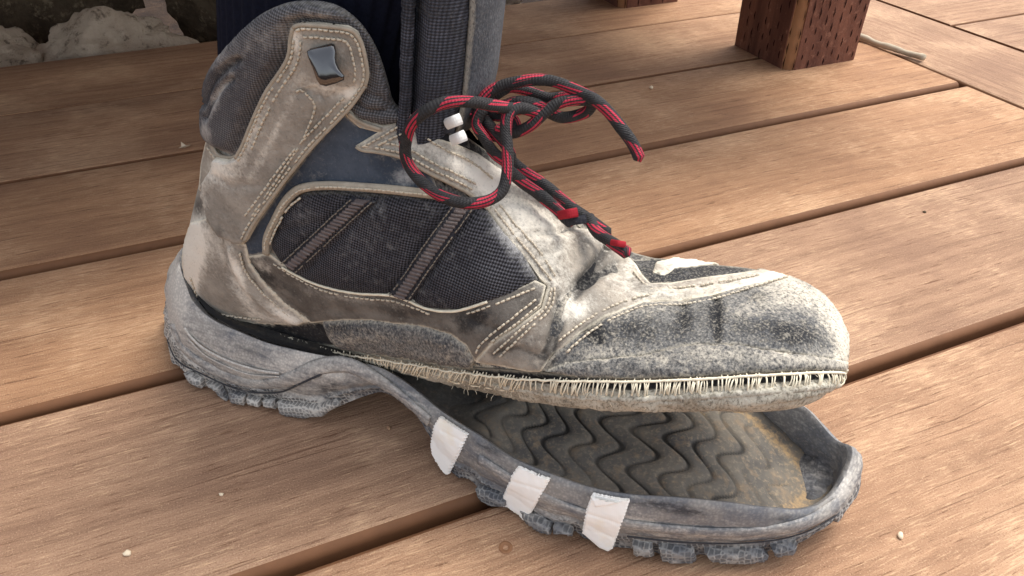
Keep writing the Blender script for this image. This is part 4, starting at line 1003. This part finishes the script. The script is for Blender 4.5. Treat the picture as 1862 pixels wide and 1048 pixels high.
for i in range(n):
    i2 = (i + 1) % n
    sf.append((i2 * m, ib + i2 * 3, ib + i * 3, i * m))
    for j in range(2): sf.append((ib + i * 3 + j, ib + i2 * 3 + j, ib + i2 * 3 + j + 1, ib + i * 3 + j + 1))
# underside
bi = len(sv)
for i in range(n):
    p = sv[i * m + m - 1]; q = p.lerp(Vector((plan_c[i].x, p.y * .5, p.z + .004)), .4); sv.append(q); sdust.append(0); sdark.append(.6); shex.append(0)
for i in range(n):
    i2 = (i + 1) % n; sf.append((i * m + m - 1, bi + i, bi + i2, i2 * m + m - 1))
und = delaunay_2d_cdt([Vector((sv[bi + i].x, sv[bi + i].y)) for i in range(n)], [(i, (i + 1) % n) for i in range(n)], [], 1, 1e-6)
for f in und[2]:
    if max(f) < n: sf.append(tuple(bi + k for k in reversed(f)))
sole = pyd('outsole', sv, sf, boot, M['sole'], True, {'dust': sdust, 'dark': sdark, 'hex': shex})
sole['label'] = 'grey rubber sole, attached at the heel and hanging down at the toe'
bm = bmesh.new(); bm.from_mesh(sole.data); bmesh.ops.recalc_face_normals(bm, faces=bm.faces); bm.to_mesh(sole.data); bm.free(); sole.data.set_sharp_from_angle(angle=math.radians(60))
SMF = [((i * m + j), i * m + j + 1, ((i + 1) % n) * m + j + 1, ((i + 1) % n) * m + j) for i in range(n) for j in range(m - 1)]
SOLE = BVHTree.FromPolygons(SMV, SMF)
svn = [Vector() for _ in SMV]
for f in SMF:
    q = (SMV[f[2]] - SMV[f[0]]).cross(SMV[f[3]] - SMV[f[1]])
    for i in f: svn[i] += q
def hit_sole(x, y):
    d = ray(x, y); h = SOLE.ray_cast(CL, d)
    if h[0] is None: return None
    f = SMF[h[2]]; ws = [1 / ((SMV[i] - h[0]).length + 1e-4) for i in f]; nn = Vector()
    for i, q in zip(f, ws): nn += svn[i].normalized() * q
    nn.normalize()
    if nn.dot(d) > 0: nn = -nn
    return h[0], nn, h[3]
# footbed with wavy grooves
poly = [(p.x, p.y) for p in inner2]; poly2 = [Vector(q) for q in poly]
B = resample(poly2, .0018, True); I = []
res = .00105; v = -.06
while v < .05:
    u = .15
    while u < .375:
        q = Vector((u, v))
        if q.x > .15 and inside(q, B) and dist_poly(q, B) > .0009: I.append(q)
        u += res
    v += res
u = .01
while u < .15:
    v = -.045
    while v < .04:
        q = Vector((u, v))
        if inside(q, B) and dist_poly(q, B) > .003: I.append(q)
        v += .006
    u += .006
nb = len(B); r = delaunay_2d_cdt(B + I, [(i, (i + 1) % nb) for i in range(nb)], [], 1, 1e-7)
fv, gro, fdust, fdark = [], [], [], []
for p in r[0]:
    z = floor_z(p.x); dB = dist_poly(p, B)
    # groove field: wavy lines across the forefoot
    wob = noise.noise(Vector((p.x * 26, p.y * 26, 4))) * .55 + noise.noise(Vector((p.x * 70, p.y * 70, 9))) * .16
    ph = (p.x - .19) / .0128 + .46 * math.sin((p.y + .01) / .0245 * 2 * math.pi + (p.x - .19) * 14) + wob + p.y * 12
    fr = abs((ph % 1) - .5) * 2          # 1 at line
    g = sm((fr - .60) / .36) * (.4 + .5 * sm(noise.noise(Vector((p.x * 40, p.y * 40, 2))) + .6)) * sm((p.x - .185) / .02) * sm((.356 - p.x) / .03 + .5 * noise.noise(Vector((p.x * 60, p.y * 60, 1)))) * sm(dB / .006)
    rise = .0045 * sm(1 - dB / .006)
    z2 = z - .0013 * g + rise * .4 + .0005 * math.sin((ph % 1) * math.pi) * sm((p.x - .19) / .02) + .0005 * noise.noise(Vector((p.x, p.y, 0)) * 90)
    fv.append(Vector((p.x, p.y, z2))); gro.append(g)
    fard = sm((p.y - .0) / .01) * sm((p.x - .30) / .02)
    tip = sm((p.x - .335) / .015)
    fdust.append(max(.30 * sm((p.x - .25) / .06) * (.5 + noise.noise(Vector((p.x * 55, p.y * 55, 5)))), .7 * math.exp(-((dB - .007) / .004) ** 2) * max(fard, tip), .35 * tip)); fdark.append(.6 * sm(1 - (p.x - .19) / .05) + .5 * sm(1 - dB / .004))  # fdark puts deep shade under the upper into the colour, and darkens the rim edge
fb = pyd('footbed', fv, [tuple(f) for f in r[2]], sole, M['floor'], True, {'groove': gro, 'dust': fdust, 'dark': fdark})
bm = bmesh.new(); bm.from_mesh(fb.data); bmesh.ops.recalc_face_normals(bm, faces=bm.faces)
if bm.faces[0].normal.z < 0: bmesh.ops.reverse_faces(bm, faces=bm.faces)
bm.to_mesh(fb.data); bm.free()
# chunky heel and forefoot lugs along the near edge
def lug(pts, off=.0034):
    o = panel('lug', pts, 'sole', off, res=3.6, hit=hit_sole, parent=sole, lump=.0004, ls=160, jag=1.2, round_px=4)
    me = o.data; k = len(me.vertices); me.attributes.new('hex', 'FLOAT', 'POINT').data.foreach_set('value', [.75] * k)
    me.attributes['dust'].data.foreach_set('value', [min(1.2, blob(SDUST, *to_px(v.co)) + .25) for v in me.vertices]); me.attributes['dark'].data.foreach_set('value', [0] * k)
for pts in ([(340, 676), (350, 680), (368, 690), (372, 703), (354, 697), (344, 686)], [(378, 692), (400, 700), (412, 720), (420, 729), (404, 718), (396, 707), (384, 701)], [(420, 712), (446, 719), (448, 733), (424, 729)], [(452, 720), (474, 725), (476, 736), (454, 732)], [(480, 724), (500, 727), (504, 739), (482, 735)],
            [(506, 728), (530, 733), (580, 735), (612, 724), (622, 732), (604, 742), (590, 752), (560, 755), (526, 754), (513, 748)], [(868, 884), (900, 895), (924, 906), (924, 915), (888, 913), (874, 901)], [(950, 925), (985, 943), (1004, 954), (1004, 966), (986, 962), (964, 948)], [(1008, 952), (1040, 960), (1044, 969), (1024, 964), (1009, 966)],
            [(1150, 985), (1186, 988), (1190, 1004), (1152, 1002)], [(1198, 990), (1262, 996), (1266, 1010), (1254, 1016), (1224, 1016), (1202, 1011)], [(1280, 998), (1384, 998), (1396, 1004), (1384, 1014), (1340, 1018), (1292, 1014)], [(1402, 993), (1446, 982), (1440, 1000), (1406, 1005)]):
    lug(pts)
def sole_cord(name, pts, rad, off, flat, dust, dark):
    o = cord(name, pts, rad, off, 'sole', sole, flat, hit=hit_sole); k = len(o.data.vertices)
    o.data.attributes['dust'].data.foreach_set('value', [dust] * k); o.data.attributes['dark'].data.foreach_set('value', [dark] * k); o.data.attributes.new('hex', 'FLOAT', 'POINT').data.foreach_set('value', [0] * k)
sole_cord('pale_ridge', [(336, 596), (347, 612), (370, 633), (412, 655), (464, 672), (508, 679)], .0009, .0002, .6, 1.3, 0)
sole_cord('pale_ridge', [(344, 618), (372, 645), (410, 665), (455, 681), (508, 685)], .0006, .0002, .6, 1.0, 0)
sole_cord('sidewall_ridge', [(312, 590), (330, 630), (368, 662), (425, 690), (480, 700), (530, 690), (580, 668), (630, 664), (680, 688), (730, 722), (780, 768)], .0042, -.0004, .36, .55, 0)
sole_cord('sidewall_groove', [(306, 618), (324, 655), (368, 679), (425, 704), (469, 713), (513, 711), (552, 694), (585, 680)], .0006, .0006, .5, 0, 1.3)
sole_cord('sidewall_ridge', [(870, 836), (930, 874), (1000, 912), (1070, 938), (1130, 953), (1230, 965), (1320, 970), (1400, 966), (1470, 950), (1525, 918)], .0036, -.0003, .34, .35, 0)
sole_cord('sidewall_groove', [(1140, 974), (1230, 984), (1320, 987), (1400, 982), (1465, 966), (1520, 936)], .0006, .0004, .5, 0, 1.2)

# --- three pinked tape strips stuck over the sole's near wall
def zig(a, b, n, amp):
    a, b = Vector(a), Vector(b); d = b - a; nrm = Vector((-d.y, d.x)).normalized(); out = []
    for i in range(n * 2): out.append(tuple(a + d * i / (n * 2) + nrm * (amp if i % 2 else -amp)))
    return out
T1 = zig((827, 735), (858, 774), 1, 0) + zig((858, 774), (836, 822), 9, 2.0) + zig((836, 822), (812, 870), 9, 2.0) + [(806, 864), (797, 842), (786, 826)] + [(785, 806)] + zig((785, 806), (791, 773), 6, 1.2) + zig((791, 773), (806, 750), 5, 1.2) + zig((806, 750), (827, 735), 5, 1.2)
T2 = [(948, 840), (1001, 869)] + zig((1001, 869), (958, 946), 14, 1.5) + [(952, 946), (945, 934), (912, 918)] + zig((910, 917), (932, 864), 9, 1.4) + zig((932, 864), (948, 840), 4, 1.4)
T3 = [(1078, 897), (1104, 895), (1138, 890), (1150, 893)] + zig((1150, 893), (1134, 940), 8, 1.5) + zig((1134, 940), (1112, 1000), 10, 1.5) + [(1106, 1000), (1090, 993), (1066, 972), (1060, 967)] + zig((1060, 967), (1066, 930), 6, 1.4) + zig((1066, 930), (1078, 897), 6, 1.4)
for pts, lb in ((T1, 'upper left cream tape strip, where the sole bends down'), (T2, 'middle cream tape strip on the sole edge'), (T3, 'right cream tape strip with a folded top corner')):
    panel('tape_strip', pts, 'tape', .0014, res=2.0, hit=hit_sole, lump=.00028, ls=140, creases=[(V2([(pts[0][0] - 20, pts[0][1] + 30 + 8 * k), (pts[0][0] + 50, pts[0][1] + 52 + 14 * k)]), .00035, 2.5) for k in (0, 2.2)], label=lb, skirt=.0004, round_px=3)
fold = panel('folded_corner', [(1076, 899), (1104, 894), (1150, 891), (1138, 904), (1112, 914), (1084, 917)], 'tape', .0030, res=3, hit=hit_sole, lump=.0002, skirt=-.0012)
fold.parent = [o for o in boot.children if o.name.startswith('tape_strip')][-1]

# --- the wearer's leg in a ribbed navy sock
def leg():
    ax = [Vector((.098, .004, .09)), Vector((.108, .004, .13)), Vector((.120, .003, .17)), Vector((.132, .003, .21)), Vector((.150, .003, .27)), Vector((.172, .003, .34)), Vector((.20, .003, .42))]
    path = spline(ax, 8); vs, fs = [], []; N = 288; K = len(path)
    for i, p in enumerate(path):
        z = p.z; t = (path[min(i + 1, K - 1)] - path[max(i - 1, 0)]).normalized(); y = Vector((0, 1, 0)); x = y.cross(t); x = x if x.x > 0 else -x
        a = .046 + .012 * sm((z - .15) / .2); b = .031 + .012 * sm((z - .17) / .2)
        for k in range(N):
            an = 2 * math.pi * k / N; rib = 1 + .016 * math.sin(an * 48) + .012 * noise.noise(Vector((math.cos(an) * 2, math.sin(an) * 2, z * 30)))
            vs.append(p + x * a * math.cos(an) * rib + y * b * math.sin(an) * rib)
    for i in range(K - 1):
        for k in range(N): fs.append((i * N + k, i * N + (k + 1) % N, (i + 1) * N + (k + 1) % N, (i + 1) * N + k))
    fs.append(tuple(reversed(range(N)))); fs.append(tuple(range((K - 1) * N, K * N)))
    p = empty('person', BO, -TH); tag(p, "wearer's leg in a ribbed navy sock rising out of the boot", 'person')
    o = pyd('sock', vs, fs, p, M['sock'])
    bm = bmesh.new(); bm.from_mesh(o.data); bmesh.ops.recalc_face_normals(bm, faces=bm.faces); bm.to_mesh(o.data); bm.free()
leg()
print('MISS', MISS)
